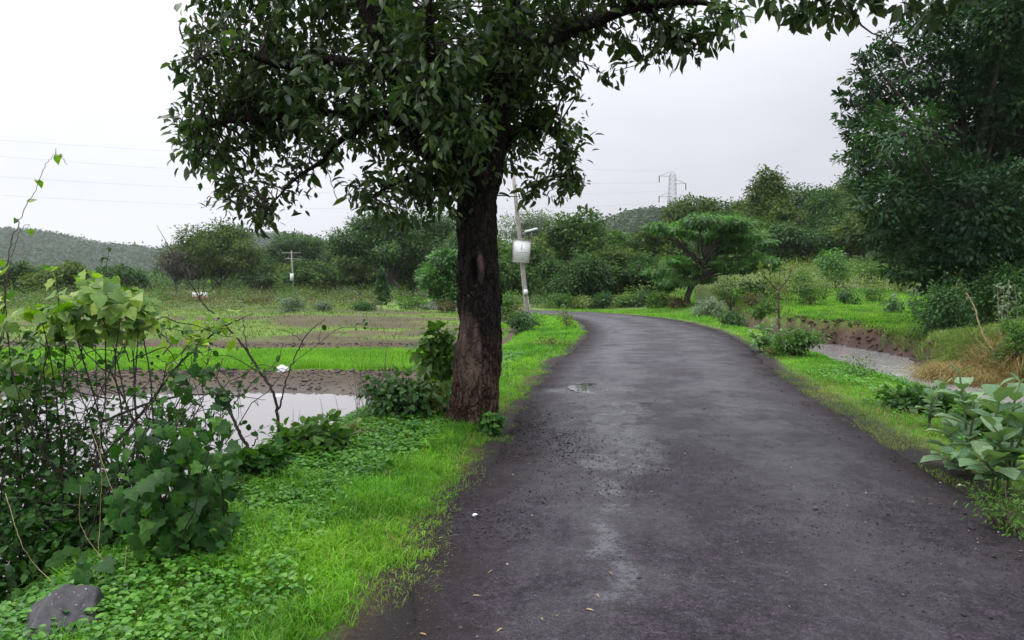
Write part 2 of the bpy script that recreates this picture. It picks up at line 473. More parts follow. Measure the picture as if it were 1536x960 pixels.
# ---------------------------------------------------------------- road
def build_road():
    S = spline(ROAD, 900)
    T = nrm(np.gradient(S[:, :2], axis=0)); Nr = np.stack([T[:, 1], -T[:, 0]], -1)
    k = 41; u = np.linspace(-1, 1, k)
    arc = np.concatenate([[0], np.cumsum(np.linalg.norm(np.diff(S[:, :2], axis=0), axis=1))])
    el = .13 * (fbm(arc * .9, arc * 0 + 1, 51, 4) - .5) + .10 * (vn(arc * 5, arc * 0, 52) - .5)
    er = .22 * (fbm(arc * .9, arc * 0 + 5, 55, 4) - .5) + .10 * (vn(arc * 5, arc * 0, 56) - .5)
    off = u[None] * S[:, 2:3] + np.where(u[None] < 0, el[:, None] * np.abs(u[None]) ** 6, er[:, None] * np.abs(u[None]) ** 6)
    x = S[:, 0:1] + Nr[:, 0:1] * off; y = S[:, 1:2] + Nr[:, 1:2] * off
    z = .035 * (1 - u[None] ** 2) + .014 * (fbm(x * .8, y * .8, 61, 3) - .5) + .005 * (fbm(x * 5, y * 5, 62, 3) - .5)
    # skirt
    x = np.concatenate([x[:, :1], x, x[:, -1:]], 1); y = np.concatenate([y[:, :1], y, y[:, -1:]], 1)
    z = np.concatenate([z[:, :1] - .06, z, z[:, -1:] - .06], 1)
    m, kk = x.shape
    V = np.stack([x, y, z], -1).reshape(-1, 3)
    i = np.arange(m - 1)[:, None] * kk; j = np.arange(kk - 1)[None]
    a = i + j; b = a + 1; c = a + kk + 1; d = a + kk
    Fc = np.concatenate([np.stack([a, b, c], -1).reshape(-1, 3), np.stack([a, c, d], -1).reshape(-1, 3)])
    lat = np.concatenate([[-1], u, [1]])[None] * np.ones((m, 1))
    t = NT("wet asphalt")
    P = t.pos()
    fine = t.noise(210, 3, .7, P); mid = t.noise(38, 5, .7, P); big = t.noise(1.1, 5, .6, P); tone = t.noise(.35, 3, .5, P)
    grit = t.noise(82, 3, .75, P)
    vor = t.n("ShaderNodeTexVoronoi"); vor.inputs["Scale"].default_value = 85; t.l(P, vor.inputs["Vector"])
    la = t.attr("lat")
    col = t.ramp(t.math("ADD", t.math("MULTIPLY", t.math("ADD", mid, grit), .33), t.math("MULTIPLY", fine, .34)),
                 [(.38, (.003, .0025, .003)), (.50, (.019, .0155, .018)), (.62, (.085, .070, .080))])
    col = t.mix(1, col, t.ramp(tone, [(.35, (.84, .79, .90)), (.65, (1.05, 1.04, 1.20))]), "MULTIPLY")
    mot = t.noise(8.5, 5, .7, P)
    col = t.mix(1, col, t.ramp(mot, [(.34, (.55, .52, .53)), (.66, (1.5, 1.45, 1.5))]), "MULTIPLY")
    # loose dark soil creeping in from the edges
    ed = t.math("ABSOLUTE", la)
    em = t.ramp(t.math("ADD", ed, t.math("MULTIPLY", t.math("SUBTRACT", big, .5), .7)), [(.72, (0, 0, 0)), (.98, (1, 1, 1))])
    col = t.mix(t.math("MULTIPLY", em, .75), col, (.024, .019, .018))
    # sparse pale stone chips
    v2 = t.n("ShaderNodeTexVoronoi"); v2.inputs["Scale"].default_value = 30; t.l(P, v2.inputs["Vector"])
    chip = t.ramp(v2.outputs["Distance"], [(.045, (1, 1, 1)), (.07, (0, 0, 0))])
    sel = t.ramp(v2.outputs["Color"], [(.68, (0, 0, 0)), (.70, (1, 1, 1))])
    chips = t.math("MULTIPLY", chip, sel)
    col = t.mix(t.math("MULTIPLY", chips, .7), col, (.30, .28, .27))
    # wet film: hollows along the wheel track hold standing water
    wetpat = None
    sp = t.n("ShaderNodeSeparateXYZ"); t.l(P, sp.inputs[0])
    SPOTS = [(925, 775, 52, 15), (920, 822, 40, 20), (905, 843, 38, 12), (925, 912, 75, 11), (910, 740, 40, 25), (880, 590, 60, 9), (925, 586, 38, 7),
             (930, 620, 60, 22), (935, 665, 60, 22), (900, 700, 45, 20), (940, 710, 50, 15), (850, 588, 45, 5), (918, 835, 36, 90), (935, 660, 60, 60)]
    for px, py, rx, ry in SPOTS:
        g0 = CAMZ * F / (py - HOR); cx = (px - 768) * g0 / F
        hx = rx * g0 / F; hy = ry * g0 * g0 / (CAMZ * F)
        dx = t.math("DIVIDE", t.math("SUBTRACT", sp.outputs[0], cx), hx)
        dy = t.math("DIVIDE", t.math("SUBTRACT", sp.outputs[1], g0), hy)
        q = t.math("ADD", t.math("MULTIPLY", dx, dx), t.math("MULTIPLY", dy, dy))
        q = t.math("SUBTRACT", 1, q, True)
        q = t.math('MULTIPLY', q, t.math('SUBTRACT', 2, q))
        wetpat = q if wetpat is None else t.math("MAXIMUM", wetpat, q)
    mpz = t.n("ShaderNodeMapping"); mpz.inputs["Scale"].default_value = (1.0, .7, 1); t.l(P, mpz.inputs[0])
    hol = t.noise(4.5, 6, .7, mpz.outputs[0], .8); hol2 = t.noise(26, 4, .7, P)
    film = t.math("ADD", t.math("MULTIPLY", wetpat, .60), t.math("ADD", t.math("MULTIPLY", t.math("SUBTRACT", hol, .5), 1.5), t.math("MULTIPLY", t.math("SUBTRACT", hol2, .5), 1.0)))
    film = t.math("SUBTRACT", film, t.math("MULTIPLY", t.math("SUBTRACT", fine, .5), 1.0))
    filmm = t.ramp(film, [(.36, (0, 0, 0)), (.80, (1, 1, 1))])
    damp = t.ramp(t.math("ADD", t.math("MULTIPLY", big, .8), t.math("MULTIPLY", hol, .3)), [(.36, (.52,) * 3), (.66, (.31,) * 3)])
    rough = t.mix(filmm, damp, (.07, .07, .07))
    rough = t.mix(em, rough, (.75, .75, .75))
    rough = t.mix(filmm, rough, (.14, .14, .14))
    col = t.mix(t.math("MULTIPLY", filmm, .5), col, (.03, .03, .035))
    h = t.math("ADD", t.math("MULTIPLY", vor.outputs["Distance"], .6), t.math("ADD", t.math("MULTIPLY", fine, .5), t.math("MULTIPLY", mid, .8)))
    b = t.n("ShaderNodeBump"); b.inputs["Distance"].default_value = .013
    t.l(t.math("SUBTRACT", .75, t.math("MULTIPLY", filmm, .72)), b.inputs["Strength"]); t.l(h, b.inputs["Height"])
    lane = t.ramp(t.math("ABSOLUTE", t.math("SUBTRACT", t.math("ABSOLUTE", t.math("ADD", la, .05)), .42)), [(.0, (1, 1, 1)), (.34, (0, 0, 0))])
    dampness = t.ramp(t.math("ADD", t.math("MULTIPLY", t.math("SUBTRACT", big, .5), 1.6), t.math("ADD", t.math("MULTIPLY", lane, .30), t.math("MULTIPLY", t.math("SUBTRACT", hol, .5), .9))), [(.0, (.14,) * 3), (.45, (.52,) * 3)])
    spec = t.mix(filmm, t.mix(em, dampness, (.06, .06, .06)), (.5, .5, .5))
    mat = t.out(t.princ(col, rough, spec, b.outputs[0]).outputs[0])
    o = tri_mesh("road", V, Fc, mat, None, True, None, {"lat": lat.ravel()})
    tag(o, kind="structure")
build_road()

# ---------------------------------------------------------------- water
def water_mat(name, c, rough, ripple, rscale, stretch=(1, 1, 1)):
    t = NT(name)
    mp = t.n("ShaderNodeMapping"); mp.inputs["Scale"].default_value = stretch; t.l(t.pos(), mp.inputs[0])
    nz = t.noise(rscale, 3, .55, mp.outputs[0], .4)
    p = t.princ(c, rough, .5, t.bump(nz, ripple, .03)); p.inputs["IOR"].default_value = 1.4
    return t.out(p.outputs[0])

def sheet(name, poly, z, mat, n=1, kind="structure"):
    V = np.array([(x, y, z) for x, y in poly], float)
    c = V.mean(0); V = np.concatenate([V, [c]]); k = len(poly)
    Fc = np.array([(i, (i + 1) % k, k) for i in range(k)])
    o = tri_mesh(name, V, Fc, mat, None, False); tag(o, kind=kind); return o

sheet("pond_water", [(-30, 5), (-1.2, 5), (-1.0, 9), (-.6, 14), (-.2, 19), (-8, 19), (-30, 19)], WATER_Z,
      water_mat("still muddy water", (.17, .155, .145), .05, .05, 1.5))
L_ = []
for s in (1, -1):
    T = nrm(np.gradient(STREAM[:, :2], axis=0)); Nn = np.stack([T[:, 1], -T[:, 0]], -1)
    q = STREAM[:, :2] + Nn * s * 2.3; L_.append(q)
V = np.concatenate([np.concatenate([L_[0], np.full((200, 1), STREAM_Z)], 1), np.concatenate([L_[1], np.full((200, 1), STREAM_Z)], 1)])
i = np.arange(199)
Fc = np.concatenate([np.stack([i, i + 200, i + 201], -1), np.stack([i, i + 201, i + 1], -1)])
tag(tri_mesh("stream_water", V, Fc, water_mat("rippled stream water", (.26, .255, .25), .06, .8, 2.8, (1, .55, 1)), None, True), kind="structure")

def puddle(px, py, rx, ry, seed):
    g0 = CAMZ * F / (py - HOR); cx = (px - 768) * g0 / F
    hx = rx * g0 / F; hy = ry * g0 * g0 / (CAMZ * F)
    pol = []
    for a in np.linspace(0, 2 * math.pi, 48, endpoint=False):
        k = .72 + .5 * float(fbm(np.array(2.2 * math.cos(a) + seed), np.array(2.2 * math.sin(a) + seed), seed, 4))
        pol.append((cx + hx * k * math.cos(a), g0 + hy * k * math.sin(a)))
    sheet("puddle", pol, .026, PUD)
PUD = water_mat("puddle water", (.03, .028, .026), .03, .02, 4)
puddle(893, 586, 40, 8, 3)

# ---------------------------------------------------------------- world, sun, camera
ELEV, AZ = 58.0, -70.0           # azimuth from +Y towards +X
def world():
    w = bpy.data.worlds.new("World"); SC.world = w; w.use_nodes = True
    nt = w.node_tree; nt.nodes.clear()
    N = nt.nodes.new; Lk = nt.links.new
    sky = N("ShaderNodeTexSky"); sky.sky_type = "NISHITA"; sky.sun_disc = False
    sky.sun_elevation = math.radians(ELEV); sky.sun_rotation = math.radians(AZ); sky.air_density = 1.0; sky.dust_density = 3.0
    tc = N("ShaderNodeTexCoord")
    sep = N("ShaderNodeSeparateXYZ"); Lk(tc.outputs["Generated"], sep.inputs[0])
    def mth(op, a, b, clamp=False):
        n = N("ShaderNodeMath"); n.operation = op; n.use_clamp = clamp
        for i, v in enumerate((a, b)):
            if isinstance(v, (int, float)): n.inputs[i].default_value = v
            else: Lk(v, n.inputs[i])
        return n.outputs[0]
    nz = N("ShaderNodeTexNoise"); nz.inputs["Scale"].default_value = 2.2; nz.inputs["Detail"].default_value = 4; nz.inputs["Roughness"].default_value = .5
    mp = N("ShaderNodeMapping"); mp.inputs["Scale"].default_value = (1, 1, 3.2); Lk(tc.outputs["Generated"], mp.inputs[0]); Lk(mp.outputs[0], nz.inputs["Vector"])
    up = mth("MAXIMUM", sep.outputs[2], 0)
    lum = mth("ADD", 6.2, mth("MULTIPLY", mth("MULTIPLY", up, up), 25.0))
    lum = mth("ADD", lum, mth("MULTIPLY", mth("SUBTRACT", nz.outputs["Fac"], .5), 3.2))
    lum = mth("ADD", lum, mth("MULTIPLY", sep.outputs[0], -2.6))
    rgb = N("ShaderNodeMix"); rgb.data_type = "RGBA"; rgb.blend_type = "MULTIPLY"; rgb.inputs[0].default_value = 1
    rgb.inputs[6].default_value = (.955, .965, 1.05, 1)
    cmb = N("ShaderNodeCombineXYZ")
    for i in range(3): Lk(lum, cmb.inputs[i])
    Lk(cmb.outputs[0], rgb.inputs[7])
    mx = N("ShaderNodeMix"); mx.data_type = "RGBA"; mx.inputs[0].default_value = .93
    Lk(sky.outputs[0], mx.inputs[6]); Lk(rgb.outputs[2], mx.inputs[7])
    bg = N("ShaderNodeBackground"); bg.inputs[1].default_value = .1; Lk(mx.outputs[2], bg.inputs[0])
    out = N("ShaderNodeOutputWorld"); Lk(bg.outputs[0], out.inputs[0])
world()
sl = bpy.data.lights.new("sun", "SUN"); sl.energy = 1.1; sl.angle = math.radians(28); sl.color = (1, .96, .9)
so = bpy.data.objects.new("sun", sl); COL.objects.link(so)
dv = Vector((math.sin(math.radians(AZ)) * math.cos(math.radians(ELEV)), math.cos(math.radians(AZ)) * math.cos(math.radians(ELEV)), math.sin(math.radians(ELEV))))
so.rotation_euler = dv.to_track_quat("Z", "Y").to_euler(); so.location = (0, 0, 40)

cam = bpy.data.cameras.new("camera"); co = bpy.data.objects.new("camera", cam); COL.objects.link(co)
cam.sensor_width = 36; cam.lens = F * 36 / 1536; cam.clip_end = 4000; cam.clip_start = .05
co.location = (0, 0, CAMZ); co.rotation_euler = (math.pi / 2 - PITCH, 0, 0)
SC.camera = co
SC.view_settings.view_transform = "Standard"; SC.view_settings.look = "None"; SC.view_settings.exposure = 0.40; SC.view_settings.gamma = 1
SC.render.resolution_x = 1024; SC.render.resolution_y = 640
SC.render.engine = "CYCLES"
SC.cycles.max_bounces = 6; SC.cycles.diffuse_bounces = 3; SC.cycles.glossy_bounces = 3; SC.cycles.transmission_bounces = 4; SC.cycles.transparent_max_bounces = 4
SC.cycles.volume_bounces = 1
SC.cycles.caustics_reflective = False; SC.cycles.caustics_refractive = False
SC.cycles.use_denoising = True

#@@PART2
# ---------------------------------------------------------------- grass and ground cover
def scatter(n, xr, yr, fn, near=None):
    x = rng.uniform(*xr, n); y = rng.uniform(*yr, n)
    z, dd, sd, ds, t = terrain(x, y, True)
    g, padd = grass_amount(x, y, z, dd, sd, ds, t)
    p = fn(x, y, z, dd, sd, ds, t, g, padd)
    k = rng.random(n) < p
    return x[k], y[k], z[k], dd[k], sd[k], t[k], g[k]

def blades(g, x, y, z, h, w, bend, tint, b=None):
    n = len(x); a = rng.uniform(0, 2 * math.pi, n)
    if b is None: b = rng.uniform(0, 2 * math.pi, n)
    s = np.stack([np.cos(a), np.sin(a), 0 * a], -1); l = np.stack([np.cos(b), np.sin(b), 0 * b], -1)
    P = np.stack([x, y, z - .004], -1); up = np.array([0, 0, 1.0])
    h = h[:, None]; w = w[:, None]; bend = bend[:, None]
    m1 = P + up * h * .55 + l * h * bend * .25
    m2 = P + up * h * (.92 - .25 * bend) + l * h * bend * .7
    tp = P + up * h * (1.0 - .55 * bend) + l * h * bend * 1.15
    V = np.stack([P - s * w * .5, P + s * w * .5, m1 - s * w * .45, m1 + s * w * .45, m2 - s * w * .28, m2 + s * w * .28, tp], 1)
    f = np.array([(0, 1, 3), (0, 3, 2), (2, 3, 5), (2, 5, 4), (4, 5, 6)])
    Fc = f[None] + (np.arange(n) * 7)[:, None, None]
    g.add(V.reshape(-1, 3), Fc.reshape(-1, 3), np.repeat(tint, 7))

def tufts(g, x, y, z, h, w, bend, tint, per=6, spr=.018):
    k = np.repeat(np.arange(len(x)), per); n = len(k)
    ox = rng.normal(0, spr, n); oy = rng.normal(0, spr, n)
    blades(g, x[k] + ox, y[k] + oy, z[k], h[k] * rng.uniform(.55, 1.15, n), w[k] * rng.uniform(.7, 1.3, n), np.clip(bend[k] + rng.normal(0, .25, n), .05, 1.4), np.clip(tint[k] + rng.normal(0, .13, n), 0, 1), np.arctan2(oy, ox) + rng.normal(0, .5, n))

def gtint(x, y, s=0.0):
    return np.clip(.5 + s + 1.1 * (fbm(x * .9, y * .9, 71, 4) - .5) + rng.normal(0, .22, len(x)), 0, 1)

g = Geo()
# near left verge
for n, xr, yr, hh, ww in ((24000, (-3.4, .4), (2.4, 6.5), (.05, .13), .0058), (17000, (-3.4, 1.2), (6.5, 12), (.05, .12), .0075),
                          (14000, (-2.5, 3.4), (12, 26), (.06, .13), .011), (7000, (-3.5, 4.0), (24, 42), (.08, .16), .019)):
    x, y, z, dd, sd, t, ga = scatter(n, xr, yr, lambda x, y, z, dd, sd, ds, t, g, p: (sd < 0) * (dd < 4) * g * (.35 + .65 * sm((dd - .15) / .5)))
    h = rng.uniform(*hh, len(x)) * (.35 + .65 * sm(dd / .5)) * (.35 + 1.5 * fbm(x * 2.6, y * 2.6, 73, 3) ** 1.3) * 1.15
    tufts(g, x, y, z, h, np.full(len(x), ww), rng.uniform(.35, 1.0, len(x)), gtint(x, y), 6, .012 + ww)
o = g.build("verge_grass", M["grass"]); tag(o, "bright fresh grass covering the verge round the tree trunk", "grass", kind="stuff")
g = Geo()
for n, xr, yr, hh, ww in ((40000, (2.6, 7.5), (4, 12), (.03, .08), .006), (60000, (4, 9.5), (12, 24), (.05, .11), .010), (40000, (2, 14), (24, 46), (.07, .15), .02)):
    x, y, z, dd, sd, t, ga = scatter(n, xr, yr, lambda x, y, z, dd, sd, ds, t, g, p: (sd > 0) * (dd < 3.4) * g * (.3 + .7 * sm((dd - .25) / .6)))
    h = rng.uniform(*hh, len(x)) * (.45 + .55 * sm(dd / .6))
    blades(g, x, y, z, h, ww * rng.uniform(.7, 1.3, len(x)), rng.uniform(.2, 1.0, len(x)), gtint(x, y))
o = g.build("roadside_grass", M["grass"]); tag(o, "bright grass strip between the road and the stream", "grass", kind="stuff")
g = Geo()
x, y, z, dd, sd, t, ga = scatter(130000, (8, 26), (22, 52), lambda x, y, z, dd, sd, ds, t, g, p: (sd > 0) * (dd > 3.2) * g * .9)
blades(g, x, y, z, rng.uniform(.06, .16, len(x)), rng.uniform(.015, .035, len(x)), rng.uniform(.2, .9, len(x)), gtint(x, y, .12))
o = g.build("meadow_grass", M["grass"]); tag(o, "green meadow grass beyond the stream bank", "grass", kind="stuff")
g = Geo()
x, y, z, dd, sd, t, ga = scatter(110000, (-26, 2), (18.8, 25), lambda x, y, z, dd, sd, ds, t, g, p: p)
blades(g, x, y, z, rng.uniform(.10, .2, len(x)), rng.uniform(.010, .02, len(x)), rng.uniform(.05, .45, len(x)), gtint(x, y))
o = g.build("paddy_shoots", M["paddy"]); tag(o, "band of bright young rice shoots beyond the pond", "rice shoots", kind="stuff")
g = Geo()
x, y, z, dd, sd, t, ga = scatter(90000, (-45, 4), (25, 62), lambda x, y, z, dd, sd, ds, t, g, p: (sd < 0) * (dd > 3) * (.10 + .75 * g))
blades(g, x, y, z, rng.uniform(.06, .16, len(x)), rng.uniform(.015, .04, len(x)), rng.uniform(.2, .9, len(x)), gtint(x, y))
# short dull grass along the asphalt edge
x, y, z, dd, sd, t, ga = scatter(420000, (-2.4, 5.5), (2.4, 14), lambda x, y, z, dd, sd, ds, t, g, p: (dd > -.10) * (dd < .75) * sm((fbm(x * 2.3, y * 2.3, 75, 3) - .36) / .2) * .5)
blades(g, x, y, np.maximum(z, -.012), rng.uniform(.012, .055, len(x)), rng.uniform(.002, .006, len(x)), rng.uniform(.3, 1.2, len(x)), gtint(x, y, .12))
x, y, z, dd, sd, t, ga = scatter(60000, (10, 17), (11, 26), lambda x, y, z, dd, sd, ds, t, g, p: (sd > 0) * (ds > 1.9) * .8)
blades(g, x, y, z, rng.uniform(.10, .30, len(x)), rng.uniform(.008, .02, len(x)), rng.uniform(.3, 1.1, len(x)), gtint(x, y, -.05))
o = g.build("dull_grass", M["grass_dull"]); tag(o, "thin dull grass on the brown fields and asphalt edges", "grass", kind="stuff")

g = Geo()
x, y, z, dd, sd, t, ga = scatter(60000, (-3.4, 6), (2.4, 16), lambda x, y, z, dd, sd, ds, t, g, p: g * (dd > .1) * (dd < 3) * .26 * (.3 + sm((fbm(x * 1.1, y * 1.1, 79, 3) - .45) / .2)))
blades(g, x, y, z, rng.uniform(.05, .15, len(x)), rng.uniform(.003, .006, len(x)), rng.uniform(.4, 1.4, len(x)), np.clip(rng.normal(.6, .25, len(x)), 0, 1))
tag(g.build("dead_grass", M["dry_grass"]), "scattered dead straw-coloured blades among the verge grass", "grass", kind="stuff")
# small broad-leaved weeds in the verge
g = Geo()
def weeds(n, xr, yr, L, fn):
    x, y, z, dd, sd, t, ga = scatter(n, xr, yr, fn)
    per = 5; k = np.repeat(np.arange(len(x)), per); m = len(k)
    a = rng.uniform(0, 2 * math.pi, m)
    h = rng.uniform(.02, .10, len(x))[k] * (1 + .4 * rng.random(m))
    D = np.stack([np.cos(a), np.sin(a), rng.uniform(-.25, .45, m)], -1)
    P = np.stack([x[k], y[k], z[k] + h], -1) + D * rng.uniform(0, .02, m)[:, None]
    N = np.array([0, 0, 1.0]) + unit(m) * .35
    Ls = L * rng.uniform(.6, 1.4, m)
    put_leaves(g, OVAL, P, D, N, Ls, Ls * .72, np.clip(gtint(x, y)[k] + rng.normal(0, .1, m), 0, 1), .15)
weed_l = lambda x, y, z, dd, sd, ds, t, g, p: (sd < 0) * g * sm((dd - .5 - .7 * (fbm(x * .9, y * .9, 77, 3) - .3)) / .35) * (dd < 3.4)
weeds(9000, (-3.6, .2), (2.4, 6), .034, weed_l)
weeds(10000, (-3.6, .8), (6, 10), .042, weed_l)
weeds(5000, (-2.5, 2), (10, 17), .05, weed_l)
weeds(6000, (2.8, 8), (4, 14), .045, lambda x, y, z, dd, sd, ds, t, g, p: (sd > 0) * (dd > .5) * (dd < 3) * sm((fbm(x * .9, y * .9, 78, 3) - .4) / .2) * .8)
o = g.build("ground_weeds", M["weed"]); tag(o, "low broad-leaved weeds carpeting the verges", "ground cover", kind="stuff")

# loose gravel and soil crumbs at the asphalt edges
def ico(r=1.0):
    p = (1 + 5 ** .5) / 2
    v = nrm(np.array([(-1, p, 0), (1, p, 0), (-1, -p, 0), (1, -p, 0), (0, -1, p), (0, 1, p), (0, -1, -p), (0, 1, -p), (p, 0, -1), (p, 0, 1), (-p, 0, -1), (-p, 0, 1)], float))
    f = [(0,11,5),(0,5,1),(0,1,7),(0,7,10),(0,10,11),(1,5,9),(5,11,4),(11,10,2),(10,7,6),(7,1,8),(3,9,4),(3,4,2),(3,2,6),(3,6,8),(3,8,9),(4,9,5),(2,4,11),(6,2,10),(8,6,7),(9,8,1)]
    return v, np.array(f)
IV, IF_ = ico()
g = Geo()
def crumbs(n, xr, yr, size, fn, tint):
    x = rng.uniform(*xr, n); y = rng.uniform(*yr, n)
    dd, sd = road_dist(x, y); k = rng.random(n) < fn(x, y, dd, sd); x, y, dd = x[k], y[k], dd[k]; m = len(x)
    s = size * rng.lognormal(0, .5, m)
    V = IV[None] * (1 + .25 * rng.normal(0, 1, (m, 12, 1))) * s[:, None, None] * np.stack([rng.uniform(.7, 1.4, m), rng.uniform(.7, 1.4, m), rng.uniform(.45, .8, m)], -1)[:, None]
    z = np.where(dd < 0, .035 * (1 - (1 - np.clip(-dd / 1.9, 0, 1)) ** 2), -.014 + .0 * dd)
    V = V + np.stack([x, y, z + s * .25], -1)[:, None]
    g.add(V.reshape(-1, 3), (IF_[None] + (np.arange(m) * 12)[:, None, None]).reshape(-1, 3), np.repeat(np.clip(rng.normal(tint, .2, m), 0, 1), 12))
crumbs(110000, (-1.6, 1.6), (2.6, 12), .0030, lambda x, y, dd, sd: (sd < 0) * (dd > -1.0) * (dd < .5) * (sm((.75 + dd - .9 * (fbm(x * .9, y * .9, 81, 3) - .3)) / .7) * .6 + .5 * np.exp(-((y - 7.6) / 1.3) ** 2) * sm((dd + .95) / .4)), .28)
crumbs(9000, (2.2, 6.5), (3.2, 14), .006, lambda x, y, dd, sd: (sd > 0) * (dd > -.5) * (dd < .6) * .5 * sm((.6 + dd) / .5), .3)
crumbs(5000, (-.8, 5.5), (2.4, 14), .0026, lambda x, y, dd, sd: (dd < 0) * .5, .8)
crumbs(38000, (-.8, 4.6), (2.5, 8), .0022, lambda x, y, dd, sd: (dd < -.1) * (.25 + .75 * sm((fbm(x * 1.2, y * 1.2, 86, 4) - .35) / .3)), .50)
crumbs(9000, (-.8, 5.5), (2.4, 12), .0028, lambda x, y, dd, sd: (dd < 0) * sm((fbm(x * .7, y * .5, 83, 4) - .42) / .2) * .8, .3)
crumbs_g = g
g = Geo()
n_ = 5200; x = rng.uniform(-18, -.5, n_); y = rng.choice([15.7, 18.75, 25.0, 17.2], n_, p=[.25, .4, .2, .15]) + rng.normal(0, .45, n_); z, dd, sd, ds, t = terrain(x, y, True)
k = (sd < 0) & (dd > 2.8) & ((z > -.84)); x, y, z = x[k], y[k], z[k]; n_ = len(x); s_ = .019 * rng.lognormal(0, .55, n_)
V = IV[None] * (1 + .25 * rng.normal(0, 1, (n_, 12, 1))) * s_[:, None, None] * np.stack([rng.uniform(.8, 1.7, n_), rng.uniform(.7, 1.4, n_), rng.uniform(.5, .9, n_)], -1)[:, None] + np.stack([x, y, z + s_ * .2], -1)[:, None]
g.add(V.reshape(-1, 3), (IF_[None] + (np.arange(n_) * 12)[:, None, None]).reshape(-1, 3))
tag(g.build("mud_clods", flat_mat("wet mud", (.045, .031, .023), .6, .35, 0, 9, .4), None, False), "dark wet mud clods on the bunds of the paddy", "mud", kind="stuff")
n_ = 9000; x = rng.uniform(8.5, 15, n_); y = rng.uniform(15, 32, n_); ds = stream_dist(x, y); z = terrain(x, y)
k = (ds > 1.3) & (ds < 2.7) & (x > 9.5) & (z > -.75) & (rng.random(n_) < .8 * fbm(x * .9, y * .9, 85, 3)); x, y, z = x[k], y[k], z[k]; n_ = len(x); s_ = .035 * rng.lognormal(0, .6, n_)
V = IV[None] * (1 + .25 * rng.normal(0, 1, (n_, 12, 1))) * s_[:, None, None] * np.stack([rng.uniform(.8, 1.7, n_), rng.uniform(.7, 1.4, n_), rng.uniform(.5, .9, n_)], -1)[:, None] + np.stack([x, y, z], -1)[:, None]
gk = Geo(); gk.add(V.reshape(-1, 3), (IF_[None] + (np.arange(n_) * 12)[:, None, None]).reshape(-1, 3))
tag(gk.build("bank_clods", flat_mat("bank earth", (.06, .035, .025), .85, .2, 0, 9, .5), None, False), "crumbling brown earth clods on the cut bank of the stream", "earth", kind="stuff")
g = crumbs_g
t_ = NT("gravel crumbs"); c_ = t_.ramp(t_.attr("tint"), [(0, (.016, .013, .013)), (.6, (.038, .032, .034)), (.85, (.10, .088, .09)), (1, (.30, .28, .26))])
o = g.build("edge_gravel", t_.out(t_.princ(c_, .8, .3).outputs[0]), None, False); tag(o, "loose dark gravel and soil crumbs along the road edges", "gravel", kind="stuff")

# ---------------------------------------------------------------- the tree beside the road
def snoise(v, s, sd=0.0):
    return mnoise.noise(Vector((v[0] * s + sd, v[1] * s, v[2] * s)))

